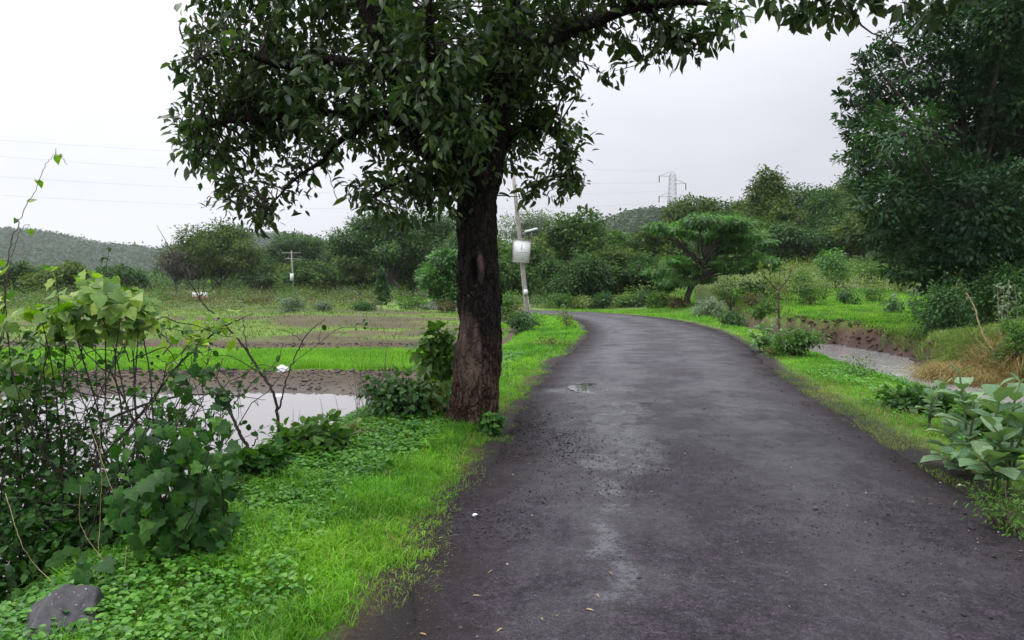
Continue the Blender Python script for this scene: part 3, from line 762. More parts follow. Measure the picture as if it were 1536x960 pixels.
def main_tree():
    D0 = 8.76
    base = pt(706, 637, D0); base[2] = tz(base[0], D0)
    root = empty("roadside_tree", base, "large glossy-leaved tree with scarred dark trunk standing on the grass verge beside the road", "tree")
    # trunk : rows (py, left px, right px)
    prof = [(660, 656, 747), (637, 662, 745), (615, 671, 747.5), (581, 677, 750), (525, 683, 754), (465, 688, 751), (413, 685, 746), (360, 683.5, 744), (300, 684, 746),
            (255, 688, 752), (215, 694, 762), (190, 700, 772)]
    rows = []
    for py, a, b in prof:
        c = pt((a + b) / 2, py, D0); rows.append((c[0], c[1], c[2], (b - a) / 2 / F * D0))
    S = spline(rows, 150)
    ns = 110
    ang = np.linspace(0, 2 * math.pi, ns, endpoint=False)
    V = np.zeros((len(S), ns, 3)); patch = np.zeros((len(S), ns)); hol = np.zeros((len(S), ns))
    for i, (cx, cy, cz, r) in enumerate(S):
        for j, a in enumerate(ang):
            dx, dy = math.sin(a), -math.cos(a)      # a=0 faces the camera
            ph = (math.sin(a), cz)
            fl = .030 * math.sin(3 * a + 1.2 * cz) + .022 * math.sin(5 * a - .8 * cz + 1) + .012 * math.sin(9 * a + 2 * cz)
            low = max(0, 1 - max(cz, 0) / .55)
            fl += .17 * low ** 1.5 * max(0, math.sin(4 * a + .6)) ** 2 - .02 * low
            q = (dx * r, dy * r, cz * .5)
            n = .036 * snoise(q, 6, 3) + .026 * snoise((dx * r, dy * r, cz * .3), 17, 9) + .018 * snoise((dx * r, dy * r, cz * .5), 36, 1)
            # bare patch on the camera's lower side
            pu = (cx + dx * r) ; ppx = 768 + pu / (D0 + dy * r) * F
            ppy = HOR + (CAMZ - cz) / (D0 + dy * r) * F
            if dy < .2:
                k = (ppx - (701 + .06 * (ppy - 520))) / 22; v = (ppy - 523) / 62
                e = k * k + v * v + .35 * snoise((ppx * .05, ppy * .03, 0), 1)
                patch[i, j] = max(0, min(1, (1.05 - e) * 3)) * (.45 + .55 * max(0, min(1, .6 + 1.8 * snoise((ppx * .09, ppy * .035, 0), 1, 5))))
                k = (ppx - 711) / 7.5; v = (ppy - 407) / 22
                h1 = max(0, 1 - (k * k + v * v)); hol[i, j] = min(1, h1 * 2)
                k2 = (ppx - 721) / 6; v2 = (ppy - 402 - .8 * (ppx - 721)) / 26
                lip = max(0, 1 - (k2 * k2 + v2 * v2))
            else: h1 = 0; lip = 0
            rr = r * (.965 + fl) + n * (1 - .75 * patch[i, j]) - .022 * patch[i, j] - .09 * h1 + .035 * lip * (1 - h1)
            patch[i, j] = max(patch[i, j], .8 * min(1, lip * 2) * (1 - h1))
            V[i, j] = (cx + dx * rr, cy + dy * rr, cz)
    m, k = V.shape[:2]
    i = np.arange(m - 1)[:, None] * k; j = np.arange(k)[None]; j2 = (j + 1) % k
    a = i + j; b = i + j2; c = i + k + j2; d = i + k + j
    Fc = np.concatenate([np.stack([a, b, c], -1).reshape(-1, 3), np.stack([a, c, d], -1).reshape(-1, 3)])
    t = NT("dark wet bark")
    mp = t.n("ShaderNodeMapping"); mp.inputs["Scale"].default_value = (1, 1, .3); t.l(t.pos(), mp.inputs[0])
    n1 = t.noise(9, 7, .68, mp.outputs[0], .6); n2 = t.noise(34, 5, .7, mp.outputs[0])
    vo = t.n("ShaderNodeTexVoronoi", feature="DISTANCE_TO_EDGE"); vo.inputs["Scale"].default_value = 15
    mp2 = t.n("ShaderNodeMapping"); mp2.inputs["Scale"].default_value = (1, 1, .28); t.l(t.pos(), mp2.inputs[0])
    nv = t.n("ShaderNodeTexNoise"); nv.inputs["Scale"].default_value = 8; t.l(t.pos(), nv.inputs["Vector"])
    ad = t.n("ShaderNodeVectorMath", operation="MULTIPLY_ADD"); t.l(nv.outputs["Color"], ad.inputs[0]); ad.inputs[1].default_value = (.12, .12, .12); t.l(mp2.outputs[0], ad.inputs[2])
    t.l(ad.outputs[0], vo.inputs["Vector"])
    crack = t.ramp(vo.outputs["Distance"], [(0.0, (0, 0, 0)), (.16, (1, 1, 1))])
    sp = t.n("ShaderNodeSeparateXYZ"); t.l(t.pos(), sp.inputs[0])
    hgt = t.math("DIVIDE", t.math("ADD", sp.outputs[2], t.math("MULTIPLY", t.math("SUBTRACT", n1, .5), 1.6)), 1.7)
    dry = t.ramp(n1, [(.3, (.026, .014, .010)), (.5, (.080, .046, .033)), (.72, (.185, .120, .090))])
    wetc = t.ramp(n1, [(.3, (.006, .0045, .004)), (.55, (.016, .011, .009)), (.78, (.060, .044, .036))])
    hm = t.ramp(hgt, [(.30, (0, 0, 0)), (.62, (1, 1, 1))])
    col = t.mix(hm, dry, wetc)
    col = t.mix(1, col, t.ramp(crack, [(0, (.18, .16, .16)), (1, (1, 1, 1))]), "MULTIPLY")
    wood = t.ramp(t.noise(16, 6, .6, mp.outputs[0]), [(.3, (.045, .029, .022)), (.7, (.165, .112, .088))])
    pa = t.attr("patch"); col = t.mix(pa, col, wood)
    lich = t.ramp(t.noise(28, 4, .6, t.pos()), [(.64, (0, 0, 0)), (.70, (1, 1, 1))])
    col = t.mix(t.math("MULTIPLY", lich, .35), col, (.22, .21, .17))
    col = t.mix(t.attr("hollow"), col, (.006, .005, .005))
    h = t.math("ADD", t.math("MULTIPLY", crack, .5), t.math("ADD", n1, t.math("MULTIPLY", n2, .5)))
    mat = t.out(t.princ(col, .75, .15, t.bump(h, 1.0, .045)).outputs[0])
    M["bark_main"] = mat
    tri_mesh("trunk", V.reshape(-1, 3), Fc, mat, root, True, None, {"patch": patch.ravel(), "hollow": hol.ravel()})
    # limbs : (px, py, d, radius)
    LIMBS = [
        [(728, 245, 8.76, .21), (742, 170, 8.8, .17), (752, 95, 8.85, .14), (770, 10, 8.9, .11), (800, -90, 9.0, .08), (820, -190, 9, .04)],
        [(712, 270, 8.7, .17), (672, 205, 8.5, .13), (612, 135, 8.3, .11), (566, 70, 8.2, .09), (540, -20, 8.2, .07), (500, -130, 8.3, .03)],
        [(708, 285, 8.75, .12), (650, 235, 8.6, .09), (585, 178, 8.5, .062), (520, 205, 8.45, .038), (485, 243, 8.4, .026), (440, 275, 8.35, .014), (400, 318, 8.3, .007)],
        [(748, 150, 8.75, .12), (800, 85, 8.5, .09), (870, 40, 8.2, .065), (960, 10, 7.9, .045), (1050, 5, 7.6, .025), (1095, 15, 7.5, .01)],
        [(730, 240, 8.8, .11), (770, 200, 8.9, .07), (815, 190, 9.0, .05), (850, 215, 9.1, .03), (862, 262, 9.1, .012)],
        [(590, 110, 8.3, .07), (500, 90, 8.2, .055), (420, 95, 8.1, .04), (350, 75, 8.0, .025), (300, 85, 8.0, .01)],
        [(575, 180, 8.5, .05), (480, 170, 8.5, .04), (400, 180, 8.5, .03), (320, 190, 8.5, .02), (270, 195, 8.5, .008)],
        [(715, 250, 8.7, .09), (690, 170, 8.1, .07), (650, 90, 7.6, .05), (640, 0, 7.3, .03), (640, -60, 7.2, .02)],
        [(725, 245, 8.9, .09), (700, 160, 9.5, .07), (660, 80, 10, .05), (640, -20, 10.3, .03)],
        [(735, 215, 8.9, .08), (780, 140, 9.5, .06), (830, 70, 10, .04), (850, -20, 10.3, .03)],
        [(700, 285, 8.7, .06), (660, 268, 8.5, .045), (610, 262, 8.4, .03), (565, 290, 8.3, .012)],
        [(540, -20, 8.2, .05), (460, -60, 8.2, .04), (380, -70, 8.2, .02), (320, -60, 8.2, .01)],
        [(960, 10, 7.9, .035), (1000, 40, 7.8, .02), (1030, 70, 7.7, .008)],
    ]
    lp = []
    for li, L in enumerate(LIMBS):
        q = np.array([(*pt(a, b, c), r) for a, b, c, r in L]); s = spline(q, 36)
        s[1:, :3] += np.array([[snoise(p, 2.2, li), snoise(p, 2.2, li + 9), snoise(p, 2.2, li + 20)] for p in s[1:, :3]]) * .05
        lg = Geo(); lg.tube(s[:, :3], np.maximum(s[:, 3], .005), 12)
        n_ = lg.n
        z0 = np.zeros(n_)
        lg.build("limb", mat, root, True, {"patch": z0, "hollow": z0})
        lp.append(s[4:])
    LP = np.concatenate(lp)
    B = [  # px, py, r px, depth offset, weight
        (310, 30, 55, 0, 1), (385, 10, 70, .2, 1), (300, 100, 48, -.2, .8), (370, 90, 70, -.3, 1), (290, 185, 42, -.2, .9), (350, 180, 60, 0, 1), (420, 160, 70, .2, 1),
        (310, 240, 42, -.2, .8), (370, 245, 55, .1, .9), (430, 215, 50, .2, .8), (350, 292, 40, -.2, .75), (395, 322, 34, -.2, .6), (420, 285, 38, 0, .45), (330, 270, 34, -.3, .6), (450, 250, 34, .1, .4),
        (480, 60, 85, 0, 1.2), (480, 160, 80, -.4, 1.1), (560, 40, 85, .3, 1.2), (570, 140, 85, -.3, 1.2), (540, 210, 50, -.2, .5), (600, 215, 60, .3, 1), (660, 60, 90, -.7, 1.3),
        (660, 160, 90, -.8, 1.3), (690, 210, 60, -.6, 1.1), (560, 285, 42, -.2, .9), (615, 290, 50, -.2, 1.0), (650, 255, 50, -.3, 1.0), (585, 322, 28, -.2, .5), (690, 285, 36, -.4, .45),
        (745, 50, 90, -.3, 1.2), (760, 140, 80, .3, 1.1), (800, 60, 80, .4, 1.0), (820, 150, 48, .3, .8), (850, 130, 34, .3, .45), (800, 225, 55, .3, 1.0), (850, 205, 36, .3, .7),
        (840, 265, 42, .3, .9), (865, 285, 24, .3, .4), (785, 280, 36, .2, .55), (870, 40, 60, 0, .8), (905, 70, 34, -.2, .5), (960, 20, 55, -.7, .9), (990, 60, 36, -.8, .8), (1045, 40, 46, -1.1, 1.0),
        (1085, 15, 34, -1.2, .8), (1030, 80, 26, -1.0, .5), (925, 110, 14, -.4, .15), (700, 110, 85, 1.2, 1.2), (600, 90, 90, 1.4, 1.2), (480, 100, 85, 1.3, 1.1), (380, 130, 70, 1.1, .9),
        (760, 90, 90, 1.5, 1.1), (820, 20, 80, 1.2, .9),
        (330, -60, 80, 0, 1), (450, -70, 110, 0, 1.2), (580, -80, 120, 0, 1.3), (720, -90, 130, 0, 1.3), (860, -80, 110, -.2, 1), (980, -60, 80, -.9, 1), (520, -190, 120, 0, 1), (680, -230, 140, 0, 1.1), (830, -200, 120, 0, 1),
    ]
    gl = Geo(); gt = Geo()
    for px, py, r, do, w in B:
        C = pt(px, py, D0 + do); rw = r / F * D0
        ncl = max(2, int(w * (r / 50) ** 1.6 * (17 if py > -20 else 13)))
        dirs = unit(ncl) * (rng.random((ncl, 1)) ** .45)
        cc = C + dirs * np.array([rw, rw * 1.5, rw * .95])
        for c in cc:
            d2 = ((LP[:, :3] - c) ** 2).sum(1) + 3.0 * np.maximum(0, LP[:, 2] - c[2] - .1) ** 2
            q = LP[np.argmin(d2)]
            dist = np.linalg.norm(c - q[:3])
            midp = (q[:3] + c) / 2 + rng.normal(0, .12 * dist + .01, 3) + np.array([0, 0, .15 * dist])
            tw = bez(q[:3], midp, c, 7, .012)
            gt.tube(tw, np.linspace(min(.012, q[3] * .7) + .003 * dist, .003, 7), 4)
            nl = rng.integers(13, 24)
            u = rng.uniform(.35 if dist > .5 else .1, 1.0, nl); u[: nl // 2] = rng.uniform(.85, 1, nl // 2)
            idx = np.clip((u * 6).astype(int), 0, 5)
            P = tw[idx] + (tw[idx + 1] - tw[idx]) * (u * 6 - idx)[:, None] + rng.normal(0, .075, (nl, 3))
            tdir = nrm(tw[-1] - tw[-3])
            D = nrm(tdir * .6 + unit(nl) * .85 + np.array([0, 0, -.28]))
            N = np.array([0, 0, .9]) + unit(nl) * .75
            Ls = .108 * rng.lognormal(0, .28, nl)
            ti = np.clip(rng.normal(.42, .2, nl) + rng.normal(0, .1), 0, 1)
            put_leaves(gl, LEAF, P, D, N, Ls, Ls * rng.uniform(.38, .52, nl), ti, rng.uniform(0, .3, nl))
    # hanging climbers
    for a, b, c in (((920, 10, 8.1), (945, 60, 8.1), (938, 85, 8.1)), ((968, 5, 8), (985, 45, 8), (975, 50, 8)), ((940, 0, 8), (950, 30, 8), (975, 48, 7.9)), ((490, 245, 8.4), (500, 285, 8.4), (508, 300, 8.4)), ((505, 270, 8.4), (515, 285, 8.4), (560, 283, 8.3))):
        gt.tube(bez(pt(*a), pt(*b), pt(*c), 8, .01), np.full(8, .004), 4)
    gt.build("twig", M["twig_dark"], root)
    gl.build("crown", M["crown_main"], root)
main_tree()

def overhang_tree():
    x0, y0 = 6.4, 2.6
    base = np.array([x0, y0, tz(x0, y0)])
    root = empty("overhanging_tree", base, "tree whose leafy branch tips hang in from the top edge over the road", "tree")
    g = Geo(); s = spline([(x0, y0, base[2] - .1, .24), (x0 + .1, y0 + .05, 1.5, .20), (x0 - .1, y0 + .3, 3.0, .17), (x0 - .3, y0 + .8, 4.2, .14), (x0 - .5, y0 + 1.4, 5.4, .09), (x0 - .6, y0 + 1.8, 6.4, .04)], 40)
    g.tube(s[:, :3], s[:, 3], 16); g.build("trunk", M["bark_far"], root)
    g = Geo()
    a = np.array([x0 - .3, y0 + .8, 4.2])
    LM = []
    for tgt in ((1420, -40, 6.2), (1330, -60, 6.0), (1200, -50, 6.0), (1480, -160, 6.5)):
        e = pt(*tgt); m = (a + e) / 2 + np.array([0, 0, .5]); q = bez(a, m, e, 16, .03); g.tube(q, np.linspace(.07, .015, 16), 8); LM.append(q)
    q = np.array([pt(1275, -15, 6), pt(1278, 15, 6), pt(1292, 38, 6), pt(1308, 50, 6), pt(1322, 55, 6)]); g.tube(q, np.linspace(.012, .004, 5), 5)
    LMs = np.concatenate(LM)
    gl = Geo()
    for px, py, r, w in ((1165, 8, 12, .5), (1190, 22, 18, .9), (1215, 18, 18, 1), (1250, 8, 18, .9), (1245, 28, 10, .3), (1290, 5, 16, .8), (1330, 0, 18, .9), (1365, 5, 22, 1.2), (1400, 8, 24, 1.3), (1430, 0, 20, 1), (1160, -30, 30, 1.3), (1220, -40, 40, 2), (1300, -50, 50, 2.5), (1390, -50, 50, 2.5),
                         (1460, -60, 50, 2.5), (1350, -140, 80, 3), (1500, -170, 90, 3), (1230, -110, 60, 2), (1600, -200, 120, 4)):
        C = pt(px, py, 6.0); rw = r / F * 6
        for c in C + unit(max(2, int(w * 4))) * rng.random((max(2, int(w * 4)), 1)) ** .5 * rw:
            q = LMs[np.argmin(((LMs - c) ** 2).sum(1))]
            g.tube(bez(q, (q + c) / 2 + rng.normal(0, .03, 3), c, 5), np.linspace(.007, .002, 5), 4)
            nl = 7; D = nrm(unit(nl) * .8 + np.array([0, 0, -.6])); Ls = .115 * rng.lognormal(0, .2, nl)
            put_leaves(gl, LEAF, c + rng.normal(0, .04, (nl, 3)), D, np.array([0, 0, .8]) + unit(nl) * .8, Ls, Ls * .5, np.clip(rng.normal(.45, .2, nl), 0, 1), .15)
    g.build("limb", M["twig_dark"], root); gl.build("crown", M["crown_over"], root)
overhang_tree()

# ---------------------------------------------------------------- trees further away
def far_tree(name, label, cpx, top, basepx, hw, d, mat, shape="round", leaf=.40, n=4200, bark="bark_far", cb=.25, group=None, tmpl=DIAM, asp=.5, trunk=None, lumps=11, cat="tree", trunk_px=None, tsh=0.0):
    x = ((trunk_px or cpx) - 768) / F * d
    zg = tz(x, d) if basepx is None else min(tz(x, d), pt(cpx, basepx, d)[2])
    zg = tz(x, d)
    base = np.array([x, d, zg - .05])
    topz = pt(cpx, top, d)[2]; H = topz - zg; w = 1.18 * hw / F * d
    cx = (cpx - 768) / F * d
    root = empty(name, base, label, cat, group)
    gl = Geo(); gb = Geo()
    r0 = trunk or max(.08, .028 * H)
    lean = rng.normal(0, .03 * H, 2)
    fork = np.array([x + lean[0] + .4 * (cx - x), d + lean[1], zg + H * max(.18, cb + .05)])
    s = spline([(x, d, zg - .2, r0 * 1.3), (x + lean[0] * .3, d, zg + H * .12, r0), (*fork, r0 * .75), (cx, d, zg + H * .75, r0 * .25)], 22)
    gb.tube(s[:, :3], s[:, 3], 9)
    cz = zg + H * (cb + (1 - cb) / 2); rz = H * (1 - cb) / 2
    BL = []
    if shape == "round":
        for i in range(lumps):
            u = unit(1)[0]; u[2] = u[2] * .9 + .1
            rr = rng.uniform(.22, .48); k_ = rng.uniform(.45, .9)
            BL.append((cx + u[0] * w * (1 - rr * k_), d + u[1] * w * (1 - rr * k_), cz + u[2] * rz * (1 - rr * k_), w * rr, w * rr, min(rz, w * 1.2) * rr * .9))
        BL.append((cx, d, cz, w * .6, w * .6, rz * .6))
        BL.append((cx + rng.normal(0, .15) * w, d, topz - w * .26, w * .36, w * .36, w * .28))
    elif shape == "cone":
        for i in range(lumps):
            f_ = i / (lumps - 1); a = rng.uniform(0, 6.3); ww = w * (1 - f_ * .85) * .6
            BL.append((cx + math.cos(a) * ww * .9, d + math.sin(a) * ww * .9, zg + H * (cb + (1 - cb) * (.08 + .84 * f_)), w * .42 * (1.1 - f_ * .6), w * .42 * (1.1 - f_ * .6), H * .11))
    elif shape == "tiers":
        for px_, py_, r_ in ((1040, 333, 46), (1085, 336, 44), (1012, 345, 34), (1060, 350, 52), (1115, 352, 40), (985, 340, 22), (1145, 362, 26), (1100, 372, 46), (1135, 392, 36), (1160, 400, 20), (1110, 402, 40), (1075, 395, 30), (1005, 392, 30), (1030, 402, 38),
                               (985, 408, 22), (1015, 422, 34), (1050, 416, 30), (1000, 432, 18)):
            q_ = pt(px_, py_, d + rng.normal(0, .9)); w_ = .86 * r_ / F * d
            for _k in range(3):
                o_ = unit(1)[0] * np.array([.45, .6, .06]) * w_
                BL.append((q_[0] + o_[0], q_[1] + o_[1], q_[2] + o_[2], w_ * .6, w_ * .8, w_ * .16))
        for i in range(0):
            a = rng.uniform(0, 6.3); rad = math.sqrt(rng.random()) * w * .78; zz = zg + H * (cb + (1 - cb) * rng.uniform(.15, .95))
            zz -= H * .22 * (rad / w) ** 2
            rr = w * rng.uniform(.24, .40)
            BL.append((cx + math.cos(a) * rad, d + math.sin(a) * rad, zz, rr, rr, H * .045))
    tot = sum((b[3] * b[5]) for b in BL)
    for b in BL:
        c = np.array(b[:3])
        cloud(gl, tmpl, c, b[3:], 2.7 * n * b[3] * b[5] / tot, leaf, asp, tsh=tsh + rng.normal(0, .09), per=12, flat=.7 if shape != "tiers" else .3, up=.8 if shape != "tiers" else 1.3, spread=.21 if shape != "tiers" else .26)
        st = s[min(21, int(10 + rng.integers(0, 8))), :3]
        gb.tube(bez(st, (st + c) / 2 + np.array([0, 0, .05 * H]), c, 6, .04), np.linspace(r0 * .38, r0 * .06, 6), 5)
    gb.build("trunk", M[bark], root)
    gl.build("crown", M[mat], root)
    return root

FT = far_tree
GL = "trees beyond the paddy fields"
FT("twiggy_tree", "small grey-brown nearly leafless tree at the left shoulder of a rounded dark tree", 266, 376, 447, 30, 96, "crown_grey", leaf=.26, n=1500, cb=.3, group=GL, lumps=14)
FT("tree", "broad rounded olive tree above the small pink and white banner", 328, 334, 447, 56, 100, "crown_olive", n=7500, cb=.14, group=GL, lumps=15)
FT("tree", "low dark tree wedged between the broad olive tree and the utility pole", 393, 384, 447, 32, 118, "crown_dark", n=3000, cb=.1, group=GL)
FT("tree", "dark dome-topped tree rising behind the small far utility pole", 447, 352, 447, 42, 122, "crown_dark", n=4500, cb=.15, group=GL)
FT("round_bush", "dense rounded bush with foliage to the ground behind the far utility pole", 462, 394, 448, 36, 92, "crown_mid", n=3600, cb=.0, group=GL, cat="bush", tsh=-.15)
FT("tree", "slender dark tree just before the widest tree clump, bare trunk showing below", 509, 364, 447, 26, 106, "crown_dark", n=2600, cb=.35, group=GL, lumps=8)
FT("tree", "widest dark tree clump with its thick trunk showing over a bright patch of grass", 577, 322, 448, 62, 84, "crown_dark", n=7500, cb=.22, group=GL, lumps=15, trunk_px=596, trunk=.45)
FT("tree", "tall dark tree whose right side is hidden by the scarred trunk", 648, 322, 446, 62, 92, "crown_dark", n=6500, cb=.12, group=GL, lumps=14)
FT("ivy_clad_stump", "narrow tree trunk wrapped in dark ivy in front of the widest dark tree", 573, 404, 468, 13, 56, "shrub_dark", shape="cone", leaf=.16, n=2200, cb=.02, lumps=9)
FT("young_tree", "bright mid-green young tree partly hidden by the left of the scarred trunk", 664, 378, 448, 36, 42, "crown_bright", leaf=.22, n=4200, cb=.08, lumps=10, tsh=-.05)
FT("tree", "pale hazy tree standing high behind the white notice board", 792, 318, 440, 42, 125, "crown_pale", n=4200, cb=.3, group="trees round the notice board", lumps=13)
FT("tree", "leafy mid-green tree directly behind the white notice board", 768, 360, 458, 52, 62, "crown_mid", leaf=.28, n=5500, cb=.06, group="trees round the notice board", lumps=13, tsh=-.05)
FT("tree", "dull green tree between the notice board and the round-topped green tree", 822, 400, 458, 34, 70, "crown_dark", n=3200, cb=.05, group="trees round the notice board")
GC = "trees closing the view at the bend"
FT("tree", "round-topped green tree rising highest above the bend, left of the small hill", 880, 318, 462, 48, 74, "crown_mid", n=5600, cb=.2, group=GC, lumps=13, tsh=-.1)
FT("tree", "dark thick tree at the bend with branches to the ground, nearest to the notice board", 862, 385, 466, 52, 53, "crown_dark", leaf=.24, n=6500, cb=.06, group=GC, lumps=14)
FT("tree", "olive bushy tree straight behind the end of the visible road", 915, 372, 466, 46, 56, "crown_olive", leaf=.24, n=5500, cb=.04, group=GC, lumps=13)
FT("tree", "dark bushy tree at the bend in front of the lattice pylon legs", 964, 384, 466, 44, 55, "crown_dark", leaf=.24, n=5200, cb=.04, group=GC, lumps=12)
FT("tree", "grey-green tree behind the bushy trees below the small hill", 955, 350, 455, 40, 82, "crown_olive", n=4000, cb=.1, group=GC)
FT("flame_tree", "flat-topped feathery bright green tree with a forked trunk beside the bend", 1068, 322, 468, 88, 43, "crown_bright", shape="tiers", leaf=.26, n=9500, cb=.30, lumps=46, trunk_px=1031, trunk=.17, asp=.34)
GR = "trees on the rise right of the bend"
FT("tree", "dull tree with a ragged top right behind the lattice pylon", 1040, 296, 420, 38, 98, "crown_olive", n=4200, cb=.2, group=GR)
FT("tree", "low bushy tree filling the gap behind the flat-topped feathery tree", 1100, 318, 420, 48, 92, "crown_dark", n=4800, cb=.05, group=GR)
FT("tall_tree", "tall pointed tree with upright feathery top on the rise", 1152, 256, 395, 66, 84, "crown_olive", shape="cone", n=7000, cb=.06, lumps=22, group=GR)
FT("tree", "broad dark tree between the tall pointed tree and the roundest far tree", 1222, 290, 395, 46, 88, "crown_dark", n=5600, cb=.06, group=GR, lumps=14)
FT("tree", "dark smooth-crowned tree standing highest just before the giant blue-green tree", 1272, 260, 392, 44, 112, "crown_dark", n=5200, cb=.08, group=GR, lumps=13)
FT("tree", "small rounded grey-green tree with thin trunk at the foot of the giant tree", 1296, 318, 396, 42, 76, "crown_olive", n=4400, cb=.25, group=GR, lumps=11)
FT("tree", "low dark-leaved tree behind the conical sapling on the rise", 1180, 340, 398, 52, 78, "crown_dark", n=4800, cb=.0, group=GR)
FT("tree", "small dark tree in the valley, leftmost below the hazy hill", 38, 398, 450, 30, 88, "crown_dark", n=3000, cb=.05, group=GL)
FT("tree", "pale green bushy tree in the valley behind the vine-covered hump", 92, 396, 450, 40, 82, "crown_olive", n=3600, cb=.0, group=GL)
FT("tree", "rounded dark tree peeping over the right side of the vine-covered hump", 178, 400, 448, 36, 94, "crown_dark", n=3200, cb=.0, group=GL)

GM = "filler trees of the merging tree belt"
for px_, tp_, dd_, hw_, mt_, lb_ in ((364, 402, 112, 42, "crown_dark", "dark tree hugging the right flank of the broad olive tree"), (416, 398, 116, 40, "crown_olive", "olive tree just left of the far utility pole"),
        (486, 402, 114, 34, "crown_dark", "dark tree filling the gap right of the rounded bush"), (540, 372, 98, 42, "crown_olive", "olive tree at the left flank of the widest dark tree clump"),
        (618, 338, 96, 48, "crown_mid", "mid-green tree behind the widest tree clump, right of its trunk"), (706, 330, 82, 46, "crown_dark", "dark tree hidden behind the scarred trunk"),
        (742, 352, 76, 44, "crown_mid", "green tree peeping out between the scarred trunk and the leaning pole"), (838, 352, 84, 44, "crown_olive", "olive tree right of the notice board, lower than the round-topped green tree"),
        (922, 352, 78, 46, "crown_mid", "green tree just left of the gap that shows the small hill"), (1000, 338, 76, 44, "crown_olive", "olive tree in front of the pylon legs"),
        (1075, 300, 100, 44, "crown_dark", "dark tree standing behind the top of the flat-topped tree"), (1118, 302, 94, 44, "crown_olive", "olive tree adjoining the tall pointed tree on its left"),
        (1190, 284, 96, 46, "crown_dark", "dark tree adjoining the tall pointed tree on its right"), (1246, 282, 100, 44, "crown_olive", "olive tree before the highest smooth-crowned tree"),
        (1150, 330, 80, 52, "crown_mid", "low mid-green tree under the tall pointed tree"), (1235, 330, 82, 48, "crown_dark", "dark low tree behind the conical sapling's right side")):
    FT("tree", lb_, px_, tp_, 450, hw_, dd_, mt_, n=4400, cb=.04, group=GM, lumps=13)

# giant tree on the right
def giant_tree():
    d = 31.0
    x = (1470 - 768) / F * d; zg = tz(x, d)
    root = empty("giant_tree", (x, d, zg), "giant dark blue-green tree towering over the right bank of the stream", "tree")
    gb = Geo(); gl = Geo()
    s = spline([(x, d, zg - .3, .55), (x - .1, d, zg + 1.5, .42), (x - .3, d, zg + 4, .36), (x - .1, d + .5, zg + 6.5, .20), (x + .6, d + 1.2, zg + 9.0, .06)], 40)
    gb.tube(s[:, :3], s[:, 3], 14)
    B = [(1320, 130, 42), (1310, 165, 42), (1300, 200, 40), (1375, 110, 52), (1420, 60, 50), (1350, 200, 55), (1300, 240, 38), (1340, 255, 50), (1400, 180, 62), (1440, 120, 62), (1490, 60, 55), (1510, 20, 50),
         (1330, 300, 40), (1380, 280, 60), (1440, 230, 70), (1500, 150, 70), (1540, 90, 70), (1345, 345, 42), (1400, 340, 60), (1460, 310, 70), (1520, 240, 75), (1385, 385, 40), (1430, 380, 55), (1490, 370, 60),
         (1540, 330, 70), (1580, 200, 90), (1600, 60, 80), (1560, -20, 80), (1480, -30, 60), (1620, 320, 80), (1600, -120, 90), (1520, -110, 70), (1690, 150, 90), (1680, 0, 90), (1355, 400, 30), (1400, 410, 36), (1450, 415, 40), (1510, 410, 45), (1325, 345, 30), (1298, 270, 26), (1262, 172, 13), (1276, 150, 18), (1292, 112, 22), (1304, 80, 20), (1338, 62, 26), (1382, 38, 26), (1288, 225, 20), (1430, 20, 30), (1350, 95, 26)]
    for px, py, r in B:
        c = pt(px, py, d + rng.normal(0, 2.2)); w = r / F * d
        dk = (px - 1290) / 250
        nn = 1500 * (r / 50) ** 2 * (1.0 if px < 1560 else .6) * min(1.25, max(.62, dk + .30 + (py > 260) * .6))
        cloud(gl, LEAF, c, (w, w * 1.2, w * .85), nn * 1.2, .22, .5, per=24, spread=.135, shell=.4, droop=.12, out=.6, up=.9, flat=.6, tsh=rng.normal(0, .1))
        st = s[rng.integers(10, 34), :3]
        if st[2] > c[2]: st = s[12, :3]
        gb.tube(bez(st, (st + c) / 2 + np.array([0, 0, -.4]), c, 9, .06), np.linspace(.15, .025, 9), 6)
        for _ in range(4):
            e = c + unit(1)[0] * w * .8; gb.tube(bez(c, (c + e) / 2 + rng.normal(0, .1, 3), e, 5), np.linspace(.035, .012, 5), 4)
    gb.build("trunk", M["bark_far"], root); gl.build("crown", M["crown_big"], root)
giant_tree()
